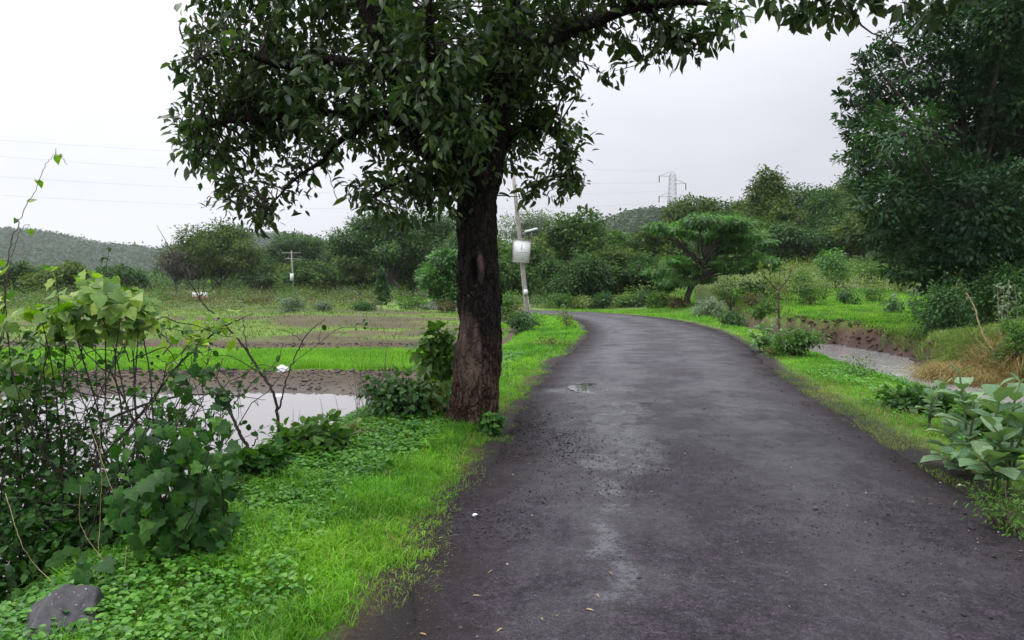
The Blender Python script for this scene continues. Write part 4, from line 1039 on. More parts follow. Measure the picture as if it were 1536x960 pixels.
#@@PART3
# ---------------------------------------------------------------- hills, woodland, scrub
def hill(sil, d, mat, nclump, lf, seed):
    P = np.array(sil, float)
    px = np.linspace(P[0, 0], P[-1, 0], 220)
    py = spline(P, 220)[:, 1] if False else np.interp(px, P[:, 0], P[:, 1])
    ker = np.ones(13) / 13; py = np.convolve(np.pad(py, 6, mode="edge"), ker, "valid")
    top = CAMZ + (HOR - py) / F * d + 0
    v = np.concatenate([np.linspace(0, 1, 60), np.linspace(1.02, 1.2, 14)])
    X = ((px - 768) / F * d)[:, None] * np.ones(len(v)); 
    Y = d * (.55 + .45 * v)[None] * np.ones((len(px), 1))
    prof = np.where(v <= 1, sm(v) ** .8, np.maximum(0, 1 - (v - 1) * 1.4))
    Z = top[:, None] * prof[None] - 1 + .12 * top[:, None] * (fbm(X * .02, Y * .02, seed, 4) - .5) * 2 * (prof[None] * (1 - prof[None]) * 4 + .15)
    m, k = X.shape
    i = np.arange(m - 1)[:, None] * k; j = np.arange(k - 1)[None]; a = i + j
    Fc = np.concatenate([np.stack([a, a + k, a + k + 1], -1).reshape(-1, 3), np.stack([a, a + k + 1, a + 1], -1).reshape(-1, 3)])
    o = tri_mesh("hill", np.stack([X, Y, Z], -1).reshape(-1, 3), Fc, flat_mat("hill ground %d" % seed, (.045, .065, .03), .9, .1, 0, .06, .4), None, True)
    tag(o, kind="structure")
    ii = rng.integers(0, m, nclump); jj = rng.integers(3, 62, nclump)
    C = np.stack([X[ii, jj], Y[ii, jj], Z[ii, jj]], -1) + rng.normal(0, lf, (nclump, 3)) * np.array([1, 1, .15])
    g = Geo(); per = 16; kk = np.repeat(np.arange(nclump), per)
    loc = rng.normal(0, 1, (len(kk), 3)) * np.array([lf * .9, lf * .9, lf * .45]); loc[:, 2] = np.abs(loc[:, 2])
    put_leaves(g, DIAM, C[kk] + loc, unit(len(kk)) * np.array([1, 1, .5]), np.array([0, 0, .9]) + unit(len(kk)) * .6, lf * rng.uniform(.5, 1, len(kk)), lf * .6, np.clip((rng.normal(.45, .12, nclump))[kk] + rng.normal(0, .1, len(kk)), 0, 1))
    o = g.build("hill_forest", mat); tag(o, "unbroken forest covering a far hillside", "forest", kind="stuff")
hill([(-520, 400), (-350, 366), (-200, 356), (-60, 351), (0, 350), (60, 352), (95, 357), (120, 364), (150, 372), (200, 374), (240, 378), (300, 392), (360, 418), (400, 432)], 1120, M["hill_trees"], 15000, 6.0, 3)
hill([(280, 420), (340, 380), (380, 360), (410, 356), (445, 357), (480, 366), (520, 384), (560, 404), (620, 426)], 1230, M["hill_trees"], 7000, 6.0, 5)
hill([(800, 430), (850, 392), (890, 358), (920, 336), (945, 324), (970, 321), (1000, 326), (1060, 340), (1150, 356), (1260, 372), (1400, 400), (1500, 425)], 560, M["hill_trees"], 9000, 3.8, 8)

g = Geo()
for _ in range(190):
    px = rng.uniform(-120, 1330); d = rng.uniform(125, 185)
    top = np.interp(px, [-120, 0, 240, 360, 560, 650, 850, 950, 1100, 1330], [400, 406, 412, 392, 382, 372, 376, 366, 345, 330]) + rng.uniform(0, 34)
    x = (px - 768) / F * d; zg = tz(x, d); tp = pt(px, top, d)[2]; h = max(3, tp - zg)
    w = rng.uniform(2.5, 5)
    cloud(g, DIAM, (x, d, zg + h * .5), (w, w, h * .52), 260, .75, .55, per=12, spread=.26, tsh=rng.normal(0, .12))
tag(g.build("woodland", M["crown_dark"]), "far woodland closing the valley behind the nearer trees", "woodland", kind="stuff")

def scrub(name, label, n, fx, fy, hh, mat, leaf, dens, cond):
    g = Geo()
    x = rng.uniform(*fx, n); y = rng.uniform(*fy, n); z, dd, sd, ds, t = terrain(x, y, True)
    nn = fbm(x * .12, y * .12, 91, 3)
    for a, b, c, e, s, q, k in zip(x, y, z, dd, sd, ds, nn):
        if not cond(a, b, e, s, q, k): continue
        h = rng.uniform(*hh); w = h * rng.uniform(.7, 1.3)
        cloud(g, DIAM, (a, b, c + h * .4), (w, w, h * .6), int(dens * w * h / leaf ** 2 * .12) + 12, leaf, .5, per=10, spread=.3, shell=.2, tsh=rng.normal(0, .15))
    o = g.build(name, M[mat]); tag(o, label, "undergrowth", kind="stuff")
left_ok = lambda a, b, e, s, q, k: s < 0 and e > 3 and k > .40
scrub("scrub", "brown-green scrub behind the ploughed fields", 620, (-50, 1), (43, 90), (.5, 1.4), "scrub_brown", .15, 9, lambda a, b, e, s, q, k: s < 0 and e > 2.5 and (b > 50 or k > .47))
scrub("green_scrub", "patchy green scrub between the far fields and the trees", 800, (-60, 1), (44, 95), (.5, 1.6), "shrub", .17, 9, lambda a, b, e, s, q, k: s < 0 and e > 2.5 and (k < .5 or b > 62))
scrub("bank_scrub", "olive thicket on the rise beyond the meadow", 1100, (7, 42), (44, 78), (.5, 1.3), "shrub_yellow", .16, 8, lambda a, b, e, s, q, k: s > 0 and e > 3 and q > 3 and b > 42 + 8 * k)
scrub("bank_undergrowth", "green undergrowth among the trees on the rise and the bend", 1100, (-10, 46), (37, 92), (.5, 1.5), "shrub", .18, 9, lambda a, b, e, s, q, k: s > 0 and e > 1.4 and q > 2.4 and (k < .55 or b > 60) and not (a > 12 and b < 45))

# ---------------------------------------------------------------- shrubs
def shrub(name, label, px, top, d, hw, mat, leaf=.10, n=900, tmpl=LEAF, asp=.5, group=None, cat="shrub", lumps=7, stems=9, bark="twig_brown", up=.7, droop=.2, cb=.1, per=9, spread=.32, tsh=0, dz=0, shell=.35):
    x = (px - 768) / F * d; zg = tz(x, d); base = np.array([x, d, zg])
    H = max(.15, pt(px, top, d)[2] - zg); w = hw / F * d
    root = empty(name, base, label, cat, group)
    gl = Geo(); gb = Geo()
    BL = []
    for i in range(lumps):
        a = rng.uniform(0, 6.3); rad = math.sqrt(rng.random()) * w * .68; hz = rng.uniform(cb + .15, .8) * (1 - .35 * (rad / w) ** 2)
        r = rng.uniform(.3, .48) * w
        BL.append((np.array([x + math.cos(a) * rad, d + math.sin(a) * rad, zg + H * hz]), (r, r, min(r, H * .3))))
    BL.append((np.array([x, d, zg + H * .74]), (w * .4, w * .4, H * .24)))
    for c, r in BL:
        cloud(gl, tmpl, c, r, n / len(BL), leaf, asp, per=per, spread=spread, shell=shell, up=up, droop=droop, tsh=tsh)
    for i in range(stems):
        c = BL[i % len(BL)][0] + rng.normal(0, .12 * w, 3)
        b = base + np.array([rng.normal(0, .006), rng.normal(0, .006), -.03])
        gb.tube(bez(b, (b + c) / 2 + rng.normal(0, .06 * w, 3) + np.array([0, 0, .1 * H]), c, 7, .01 * H), np.linspace(.012 * H + .004, .003, 7), 5)
    gb.build("stem", M[bark], root); gl.build("foliage", M[mat], root)
    return root

SH = shrub
G1 = "shrubs along the outer verge of the bend"
SH("shrub", "pale leafy shrub at the foot of the flat-topped feathery tree", 1062, 446, 36, 34, "shrub_grey", .13, 1300, group=G1)
SH("shrub", "dark green shrub between the pale leafy shrub and the bare-topped sapling on the bend verge", 1098, 464, 32, 30, "shrub_dark", .13, 1200, group=G1)
SH("shrub", "bright bushy shrub left of the forked flat-topped tree trunk", 990, 436, 44, 26, "shrub", .15, 900, group=G1)
SH("shrub", "tall green shrub behind the pale leafy shrub on the outer verge", 1095, 408, 46, 30, "shrub", .15, 1200, group=G1)
SH("shrub", "reddish-brown wiry shrub between the bend and the meadow", 1132, 440, 37, 24, "scrub_brown", .11, 900, group=G1)
SH("shrub", "olive shrub at the near corner of the meadow behind the bare-topped sapling", 1215, 424, 41, 30, "shrub", .13, 1100, group=G1)
G2 = "bushes dotted on the meadow edge"
SH("conical_sapling", "bright conical young tree standing up from the thicket on the rise", 1253, 366, 53, 30, "crown_bright", .2, 2000, cat="sapling", lumps=12, group=G2)
SH("bush", "dark low bush left of two on the upper meadow edge", 1268, 432, 42, 20, "shrub_dark", .12, 800, group=G2)
SH("bush", "rounded olive bush right of the dark low bush on the meadow edge", 1316, 424, 43, 26, "shrub", .12, 1000, group=G2)
SH("milkweed_clump", "small clump of grey-green broad leaves alone on the meadow", 1337, 446, 36, 14, "calotropis", .2, 160, OVAL, .55, cat="plant", group=G2, stems=5)
SH("milkweed_clump", "grey-green broad-leaved clump at the meadow end by the big bank bush", 1372, 440, 35, 12, "calotropis", .2, 130, OVAL, .55, cat="plant", group=G2, stems=5)
SH("bush", "yellow-green bush below the left edge of the giant tree", 1350, 398, 50, 34, "shrub_yellow", .15, 1500, group=G2)
SH("bush", "green bush at the top of the rise between conical sapling and giant tree", 1305, 394, 56, 30, "shrub", .17, 1300, group=G2)
SH("bush", "dark leafy bush on the stream bank before the giant tree", 1418, 420, 23.5, 52, "shrub_dark", .11, 4200, lumps=14, stems=14)
SH("bush", "large mixed green bush under the giant tree at the frame edge", 1505, 386, 25, 62, "shrub_dark", .12, 5200, lumps=16, stems=14, tsh=.12)
SH("bush", "yellowish sprouting shrub poking up between the two dark bank bushes", 1438, 402, 25.5, 14, "shrub_yellow", .10, 500)
SH("bush", "light green straggling shrub on the dry bank above the stream", 1524, 468, 17.5, 34, "shrub", .07, 2600, lumps=12, stems=14)
SH("round_bush", "fresh green round bush on the verge beside the stream water", 1196, 496, 16.5, 37, "shrub", .085, 2200, lumps=12, cat="bush", cb=.0)
SH("creeper_mat", "spreading low creeper on the verge just before the milky broad-leaved plants", 1390, 588, 9.6, 66, "shrub_dark", .075, 2300, HEART, .8, cat="creeper", lumps=16, stems=10, cb=.0, tsh=.2)
SH("creeper_mat", "low leafy growth behind the foremost broad-leaved plant", 1490, 610, 7.8, 66, "shrub", .07, 2000, HEART, .7, cat="creeper", lumps=14, cb=.0)
SH("weed_clump", "wispy weeds in front of the stream water", 1290, 536, 13.2, 34, "shrub", .05, 420, cat="weeds", stems=16, lumps=9, cb=.0, spread=.5)
SH("weed_clump", "grassy weeds with brown tips between milky plant and round bush", 1162, 528, 17, 22, "scrub_brown", .05, 500, cat="weeds", stems=14)
SH("weed_clump", "weeds hugging the road edge at the right bottom corner", 1520, 715, 4.9, 50, "shrub", .042, 620, LEAF, .3, cat="weeds", stems=18, cb=.0, lumps=14, spread=.6)
G3 = "plants on the inner verge of the bend"
SH("shrub", "compact dark shrub at the base of the leaning notice board pole", 786, 470, 25.5, 30, "shrub_dark", .10, 1500, group=G3, cb=.0)
SH("weed_clump", "reddish dry weeds at the foot of the leaning pole", 778, 446, 29, 24, "scrub_brown", .08, 1000, cat="weeds", group=G3, stems=16)
SH("weed_clump", "pale spindly weeds at the tip of the inner verge", 850, 456, 27.5, 18, "shrub_yellow", .09, 320, cat="weeds", group=G3, stems=14, spread=.5)
SH("weed_clump", "brown withered weeds lying on the bright inner verge", 826, 512, 19.5, 34, "scrub_brown", .05, 800, cat="weeds", group=G3, stems=12, lumps=9)
SH("shrub", "leafy shrub seen just right of the scarred trunk beyond the verge", 762, 440, 34, 26, "shrub", .12, 1300, group=G3)
G4 = "bushes around the far brown fields"
SH("bush", "grey-green bush at the foot of the far utility pole", 437, 446, 42, 24, "shrub_grey", .13, 1200, group=G4, cb=0)
SH("bush", "pale bush right of the grey-green bush on the far field edge", 487, 452, 43, 20, "shrub_grey", .12, 800, group=G4)
SH("bush", "dark bush beside the ivy-wrapped narrow trunk", 545, 456, 44, 24, "shrub_dark", .13, 1000, group=G4)
SH("bush", "bright weedy bush between the ivy-wrapped trunk and the scarred trunk", 622, 446, 46, 30, "shrub", .14, 1200, group=G4)
SH("bush", "brownish bush on the far field just left of the scarred trunk", 664, 452, 40, 26, "scrub_brown", .12, 1000, group=G4)
SH("bush", "dull bush under the small pink and white banner", 300, 452, 60, 30, "scrub_brown", .15, 1100, group=G4)
SH("bush", "long low bush edging the fields right of the vine-covered hump", 225, 446, 62, 44, "shrub", .16, 1500, group=G4)
SH("bush", "low bush in the far field under the low dark tree", 385, 452, 58, 26, "scrub_brown", .15, 900, group=G4)

for px_, tp_, dd_, hw_, mt_, lb_ in ((838, 440, 49, 26, "shrub", "leafy shrub beyond the bend straight right of the leaning pole's foot"), (872, 446, 48.5, 24, "shrub_yellow", "yellow-green shrub on the bend's far verge under the dark thick tree"),
        (905, 438, 49, 28, "shrub_dark", "dark shrub on the bend's far verge under the olive bushy tree"), (938, 444, 47.5, 24, "shrub", "green shrub on the far verge where the road edge curves out of sight"),
        (968, 436, 47, 28, "shrub_dark", "dark shrub under the bushy tree before the pylon"), (1015, 446, 42, 18, "scrub_brown", "brownish dry shrub left of the forked trunk of the flat-topped tree"),
        (1125, 420, 44, 34, "shrub", "wide green shrub behind the reddish wiry shrub"), (1165, 410, 46, 34, "shrub_yellow", "yellow-green shrub directly behind the bare-topped sapling"), (1200, 404, 50, 34, "shrub", "green shrub between the bare-topped sapling and the conical young tree"),
        (1150, 446, 34, 24, "shrub", "low green shrub on the stream side behind the grey-green milky plant")):
    SH("shrub", lb_, px_, tp_, dd_, hw_, mt_, .14, 1300, group=G1, cb=0)
# ---- shrub beside the big trunk
SH("broad_leaved_shrub", "broad-leaved shrub climbing against the left side of the scarred trunk", 648, 476, 9.7, 48, "shrub", .11, 620, HEART, .8, lumps=14, stems=14, up=.6, droop=.4, cb=.1, tsh=.08, spread=.5)
SH("vine_tangle", "dark vine tangle on the pond bank left of the scarred trunk", 596, 560, 8.9, 52, "shrub_dark", .07, 1300, HEART, .8, lumps=14, stems=16, cat="vine", droop=.5, cb=.0, tsh=.1, spread=.5)
SH("bright_weed", "lime-green weed between the vine tangle and the scarred trunk", 650, 572, 8.9, 26, "shrub_yellow", .075, 420, OVAL, .7, cat="weed", tsh=-.15, cb=0)
SH("dark_weed", "dark round-leaved weed at the roadside foot of the scarred trunk", 738, 622, 8.1, 26, "creeper", .075, 260, HEART, .9, cat="weed", tsh=.1, cb=0)
SH("leafy_shrub", "broad-leaved shrub on the pond slope below the bare leaning sapling", 455, 640, 6.9, 62, "shrub", .095, 1250, OVAL, .72, lumps=13, stems=12, cb=0, tsh=-.08)
SH("leafy_shrub", "low leafy shrub between the dark creeper and the pond slope", 370, 680, 6.0, 52, "creeper", .085, 900, HEART, .8, lumps=11, stems=10, cb=0, tsh=.12)
SH("leafy_shrub", "small yellow-green shrub at the pond corner near the flat stone", 520, 636, 7.6, 30, "shrub_yellow", .06, 500, OVAL, .6, cb=0, tsh=-.2)

# ---------------------------------------------------------------- milky broad-leaved plants (opposite leaf pairs on upright stems)
def milkweed(label, px, d, stems, leaf, group="broad-leaved milky plants beside the road"):
    x = (px - 768) / F * d; zg = tz(x, d)
    root = empty("milkweed_plant", (x, d, zg), label, "plant", group)
    gl = Geo(); gb = Geo()
    for tx, ty, dd_ in stems:
        e = pt(tx, ty, d + dd_); b = np.array([x + rng.normal(0, .05), d + rng.normal(0, .05), zg - .03])
        q = bez(b, (b + e) / 2 + np.array([(b[0] - e[0]) * .25, 0, .05]), e, 12, .006)
        gs = Geo(); gs.tube(q, np.linspace(.015, .007, 12), 7); gs.build("stem", M["stem_green"], root)
        a = rng.uniform(0, 3.14)
        for i, u in enumerate(np.linspace(.30, 1.0, 7)):
            c = q[min(11, int(u * 11))]; a += 1.57 + rng.normal(0, .25)
            tilt = .15 + .95 * u ** 2
            for s in (0, math.pi):
                if rng.random() < .1: continue
                Dv = np.array([[math.cos(a + s), math.sin(a + s), tilt + rng.normal(0, .15)]])
                Nv = np.array([[-math.cos(a + s) * tilt, -math.sin(a + s) * tilt, 1.0]]) + unit(1) * .15
                Ls = leaf * (1 - .35 * abs(u - .65)) * rng.uniform(.8, 1.15) * (.6 if u > .95 else 1)
                put_leaves(gl, OVAL, c[None], Dv, Nv, Ls, Ls * .70, np.clip(rng.normal(.55, .2, 1), 0, 1), rng.uniform(.0, .3))
    gl.build("foliage", M["calotropis"], root)
milkweed("milky broad-leaved plant leaning over the asphalt edge, left of the tallest one", 1452, 6.5, [(1440, 560, .1), (1462, 600, -.2), (1430, 640, .3), (1425, 690, -.4)], .23)
milkweed("tallest milky broad-leaved plant rooted at the frame edge beside the road", 1512, 5.9, [(1500, 580, 0), (1530, 575, .2), (1545, 620, -.2), (1490, 640, -.3), (1470, 690, -.4)], .25)
milkweed("small milky broad-leaved plant behind the low creeper and before the dry bank", 1405, 8.4, [(1400, 590, 0), (1420, 575, .2)], .16)
milkweed("grey-green milky plant at the foot of the bare-topped sapling", 1148, 18, [(1140, 488, 0), (1160, 484, .3), (1128, 500, -.3), (1170, 498, .2), (1150, 510, -.2)], .26)

def sapling(name, label, cat, lines, mat_bark, leaves=None, leafmat=None, tmpl=LEAF, leaf=.08, nl=0, asp=.5, base=None, group=None, part="stem", split=False):
    """lines: list of [(px,py,d,r),...] polylines ; leaves sprinkled near the ends"""
    P0 = pt(*lines[0][0][:3]); z = tz(P0[0], P0[1]); root = empty(name, (P0[0], P0[1], min(P0[2], z)), label, cat, group)
    gb = Geo(); gl = Geo()
    ends = []; allp = []
    for L in lines:
        if allp and not split:
            q0 = pt(*L[0][:3]); A_ = np.concatenate(allp); k_ = np.argmin(((A_ - q0) ** 2).sum(1))
            start = A_[k_]
        else: start = None
        s = spline([(*pt(a, b, c), r) for a, b, c, r in L], 8 * len(L)); s[1:, :3] += rng.normal(0, .0015 if L[0][2] < 4.5 else .004, (len(s) - 1, 3))
        if start is not None: s[0, :3] = start
        allp.append(s[:, :3])
        gb.tube(s[:, :3], np.maximum(s[:, 3], .0015), 6); ends.append(s[len(s) // 3:, :3])
        if split: gb.build(part, M[mat_bark], root); gb = Geo()
    if not split: gb.build(part, M[mat_bark], root)
    if nl:
        E = np.concatenate(ends)
        P = E[rng.integers(0, len(E), nl)] + rng.normal(0, leaf * .4, (nl, 3))
        Ls = leaf * rng.uniform(.6, 1.3, nl)
        put_leaves(gl, tmpl, P, unit(nl) * .8 + np.array([0, 0, -.2]), np.array([0, 0, .9]) + unit(nl) * .7, Ls, Ls * asp, np.clip(rng.normal(.5, .2, nl), 0, 1), .15)
        gl.build("foliage", M[leafmat], root)
    return root

sapling("bare_sapling", "thin brown sapling with forked bare top and few pale leaves on the stream side verge", "sapling",
        [[(1171, 530, 19, .036), (1169, 490, 19, .032), (1168, 455, 19, .028), (1168, 434, 19, .024)], [(1168, 436, 19, .02), (1155, 425, 19, .014), (1144, 408, 19, .007), (1138, 396, 19, .003)],
         [(1168, 436, 19, .02), (1178, 424, 19, .014), (1187, 408, 19, .007), (1192, 392, 19, .003)]] +
        [[(1168 + a, b, 19, .009), (1168 + (a + c) / 2, (b + e) / 2 - 3, 19 + f / 2, .006), (1168 + c, e, 19 + f, .003)] for a, b, c, e, f in
         ((0, 450, -20, 436, -.1), (1, 470, -16, 448, -.2), (1, 465, 20, 452, .2), (0, 436, 3, 400, .1), (-12, 425, -32, 412, .2), (-12, 424, -14, 400, -.2), (10, 424, 8, 398, .2), (12, 420, 30, 410, -.2), (1, 480, 18, 470, .1), (1, 485, -14, 468, 0), (-20, 412, -30, 398, 0), (16, 412, 24, 396, .1), (0, 445, 16, 434, .2))],
        "twig_brown", leafmat="shrub_yellow", leaf=.10, nl=260)
sapling("leaning_sapling", "bare dark sapling leaning left across the paddy, forked low over the pond", "sapling",
        [[(424, 700, 6.9, .016), (418, 640, 6.9, .015), (410, 590, 6.9, .014), (385, 550, 6.9, .012), (360, 512, 6.9, .010), (328, 478, 6.9, .008), (300, 448, 6.9, .006), (262, 385, 6.9, .004), (235, 338, 6.9, .002)],
         [(418, 615, 6.9, .010), (430, 570, 6.9, .007), (445, 530, 6.9, .006), (462, 500, 6.9, .005), (488, 478, 6.9, .002)], [(455, 512, 6.9, .004), (430, 497, 6.9, .003), (398, 492, 6.9, .0015)],
         [(392, 560, 6.9, .005), (345, 534, 6.9, .004), (305, 535, 6.9, .002)], [(372, 532, 6.9, .005), (367, 500, 6.8, .004), (363, 474, 6.8, .002)], [(300, 448, 6.9, .005), (296, 400, 6.9, .003), (299, 378, 6.9, .001)],
         [(302, 444, 6.9, .005), (310, 410, 6.9, .003), (313, 355, 6.9, .001)], [(312, 440, 6.9, .005), (345, 405, 6.9, .003), (364, 352, 6.9, .001)], [(270, 400, 6.9, .003), (262, 370, 6.9, .002), (258, 352, 6.9, .001)]],
        "twig_dark", leafmat="vine", tmpl=OVAL, leaf=.05, nl=10)
sapling("leaning_branch", "dark bare branch slanting right and crossing the leaning sapling", "branch",
        [[(150, 690, 6.2, .014), (205, 628, 6.2, .013), (235, 590, 6.2, .012), (270, 545, 6.2, .010), (305, 512, 6.2, .008), (340, 488, 6.2, .006), (380, 470, 6.2, .002)], [(235, 590, 6.2, .006), (250, 560, 6.1, .004), (258, 545, 6.1, .002)],
         [(305, 512, 6.2, .004), (318, 500, 6.3, .003), (330, 470, 6.3, .001)]],
        "twig_dark", leafmat="vine", tmpl=IVY, leaf=.09, nl=16, asp=.9)
sapling("fallen_branch", "dark broken branch dipping into the pond edge", "branch",
        [[(385, 690, 7.2, .020), (368, 665, 7.2, .018), (355, 640, 7.2, .016), (344, 612, 7.2, .012), (330, 585, 7.1, .006)], [(376, 676, 7.2, .008), (386, 655, 7.2, .006), (382, 645, 7.2, .003)]],
        "twig_dark")
sapling("leaning_branch", "long dark branch arching low across the pond from the thicket", "branch",
        [[(0, 700, 5.8, .014), (70, 668, 5.9, .013), (160, 630, 6.0, .012), (250, 598, 6.1, .010), (320, 592, 6.2, .006), (400, 600, 6.3, .002)]], "twig_dark")
sapling("tall_tendril", "thin curling climber stem rising alone against the sky beside the hump", "vine",
        [[(4, 520, 5.0, .005), (8, 440, 5.0, .005), (14, 378, 5.0, .004), (28, 335, 5.0, .003), (52, 285, 5.0, .002), (68, 248, 5.0, .002), (82, 232, 5.0, .001), (84, 222, 5.0, .001)], [(14, 400, 5, .003), (28, 352, 5, .002), (42, 336, 5, .0015), (48, 350, 5, .001)],
         [(82, 232, 5, .001), (92, 235, 5, .001), (100, 246, 5, .001)]], "twig_brown", leafmat="vine", tmpl=HEART, leaf=.06, nl=6, asp=.9)
for L_ in [[(120, 728, 4.1, .003), (122, 790, 4.1, .003), (160, 850, 4.1, .004), (185, 910, 4.0, .004), (197, 938, 3.9, .003)], [(150, 640, 4.2, .002), (152, 720, 4.2, .002), (150, 780, 4.2, .002), (146, 860, 4.1, .001)], [(190, 820, 4.1, .003), (187, 860, 4.0, .003), (189, 888, 3.9, .003)],
         [(8, 740, 4.2, .003), (30, 810, 4.1, .003), (55, 850, 4.1, .003), (78, 872, 4.0, .003)], [(135, 640, 4.3, .002), (170, 740, 4.2, .002), (190, 800, 4.2, .002)], [(142, 925, 3.75, .002), (150, 900, 3.8, .002), (158, 885, 3.8, .002)]]:
    L_ = [(a_, b_, c_, d_ * .5) for a_, b_, c_, d_ in L_]
    sapling("dry_straw", "thin pale dry stem dangling over the dark creeper", "dry stem", [L_], "straw", group="dry stems over the creeper")
sapling("bent_cane", "yellowish bent cane arching over the dry bank", "dry stems",
        [[(1560, 535, 17.8, .026), (1510, 538, 17.8, .024), (1485, 520, 17.8, .021), (1470, 490, 17.8, .018), (1462, 462, 17.8, .016), (1450, 440, 17.8, .011)], [(1490, 535, 17.8, .018), (1475, 520, 17.6, .010), (1464, 508, 17.6, .005)], [(1490, 524, 17.8, .013), (1530, 528, 17.6, .010), (1560, 522, 17.6, .007)]],
        "straw", leafmat="shrub_grey", tmpl=OVAL, leaf=.10, nl=8)
sapling("tall_weed", "tall pale weed stalks with grey leaves in front of the big bank bushes", "weeds",
        [[(1500, 520, 18, .012), (1498, 470, 18, .010), (1496, 425, 18, .006)], [(1510, 520, 18, .012), (1512, 470, 18, .010), (1514, 420, 18, .006)], [(1522, 520, 18, .012), (1526, 470, 18, .010), (1522, 430, 18, .006)], [(1505, 520, 18, .01), (1503, 480, 17.9, .008), (1506, 432, 17.9, .005)]],
        "bark_pale", leafmat="shrub_grey", tmpl=OVAL, leaf=.11, nl=120, asp=.55, split=True)

def stalks(name, label, cx, d, hwx, n, hrow, mat, cat="dry stems", r=.004):
    x = (cx - 768) / F * d; root = empty(name, (x, d, tz(x, d)), label, cat); g = Geo()
    for _ in range(n):
        px = cx + rng.normal(0, hwx * .5); dd_ = d + rng.normal(0, .3); xx = (px - 768) / F * dd_; b = np.array([xx, dd_, tz(xx, dd_) - .02])
        h = rng.uniform(.35, 1) * hrow; e = b + np.array([rng.normal(0, .18 * h), rng.normal(0, .15 * h), h])
        g.tube(bez(b, (b + e) / 2 + rng.normal(0, .05 * h, 3), e, 6), np.linspace(r, r * .35, 6), 4)
        if rng.random() < .6:
            m = b + (e - b) * rng.uniform(.4, .8); f = m + np.array([rng.normal(0, .2), rng.normal(0, .1), rng.uniform(.0, .25)]) * h
            g.tube(bez(m, (m + f) / 2, f, 4), np.linspace(r * .6, r * .3, 4), 4)
    return g.build("dry_stalk", M[mat], root)  # bare dry stalks with side twigs, neither reeds nor leaves
stalks("dry_stalk_clump", "brown dry stalks at the pond corner before the rice shoots", 565, 9.4, 62, 46, .95, "twig_brown")
stalks("dry_stalk_clump", "dark thin stalks standing in the pond below the leaning sapling", 425, 8.6, 50, 26, .75, "twig_dark")
stalks("dry_stalk_clump", "pale broken stalks heaped where the fallen branch meets the pond", 345, 7.6, 22, 22, .4, "straw")

# ---- thorny thicket on the left with creeper over it
def thicket():
    x, d = -2.75, 5.3; root = empty("thorn_thicket", (x, d, tz(x, d)), "tall dark thicket of tangled thorny twigs between the verge and the pond", "thicket")
    g = Geo(); gl = Geo(); tips = []
    for _ in range(70):
        px = rng.uniform(-60, 240); dd_ = rng.uniform(4.7, 6.2); xx = (px - 768) / F * dd_; b = np.array([xx, dd_, tz(xx, dd_) - .03])
        tx = px + rng.normal(60, 90); ty = rng.uniform(470, 760) + max(0, px - 150) * .5; e = pt(tx, ty, dd_ + rng.normal(0, .4))
        if e[2] < b[2] + .1: e[2] = b[2] + .3
        q = bez(b, b + (e - b) * .4 + np.array([rng.normal(0, .15), rng.normal(0, .1), rng.uniform(.1, .5)]), e, 14, .018)
        g.tube(q, np.linspace(rng.uniform(.005, .011), .002, 14), 5)
        for _k in range(6):
            i = rng.integers(4, 14); s = q[i]; f = s + unit(1)[0] * np.array([.35, .25, .25]) * rng.uniform(.4, 1)
            w = bez(s, (s + f) / 2 + rng.normal(0, .04, 3), f, 6, .008); g.tube(w, np.linspace(.003, .0012, 6), 4); tips.append(w[3:])
    for _ in range(110):
        c = pt(rng.uniform(-20, 350), rng.uniform(520, 830), rng.uniform(4.6, 6.2)); dv = unit(1)[0] * np.array([1, .6, .6]); q = [c]
        for _k in range(11):
            dv = nrm(dv + rng.normal(0, .38, 3) + np.array([0, 0, -.05])); q.append(q[-1] + dv * rng.uniform(.05, .10))
        q = np.array(q); q = q[q[:, 2] > -.75]
        if len(q) < 4: continue
        g.tube(q, np.linspace(.0045, .0015, len(q)), 4); tips.append(q[3:])
    T = np.concatenate(tips); n = 1900
    P = T[rng.integers(0, len(T), n)] + rng.normal(0, .02, (n, 3))
    Ls = .042 * rng.uniform(.6, 1.4, n)
    put_leaves(gl, OVAL, P, unit(n), np.array([0, 0, .8]) + unit(n) * .8, Ls, Ls * .7, np.clip(rng.normal(.4, .2, n), 0, 1), .1)
    for px, py, dd_, r, m in ((40, 540, 5.3, 60, 260), (20, 620, 5.2, 60, 300), (60, 760, 5.0, 80, 800), (10, 850, 4.6, 90, 900), (120, 800, 4.8, 70, 700), (60, 850, 4.7, 70, 700), (170, 830, 4.8, 50, 500), (220, 830, 4.9, 60, 600), (300, 830, 4.8, 50, 400), (20, 720, 5.3, 70, 500), (100, 700, 5.2, 60, 140), (-40, 700, 5, 90, 400), (160, 770, 4.8, 60, 260)):
        cloud(gl, OVAL, pt(px, py, dd_), (r / F * dd_, r / F * dd_ * 1.3, r / F * dd_), m, .06, .7, per=8, shell=.2, spread=.35)
    g.build("twig", M["twig_dark"], root); gl.build("foliage", M["creeper"], root)
thicket()

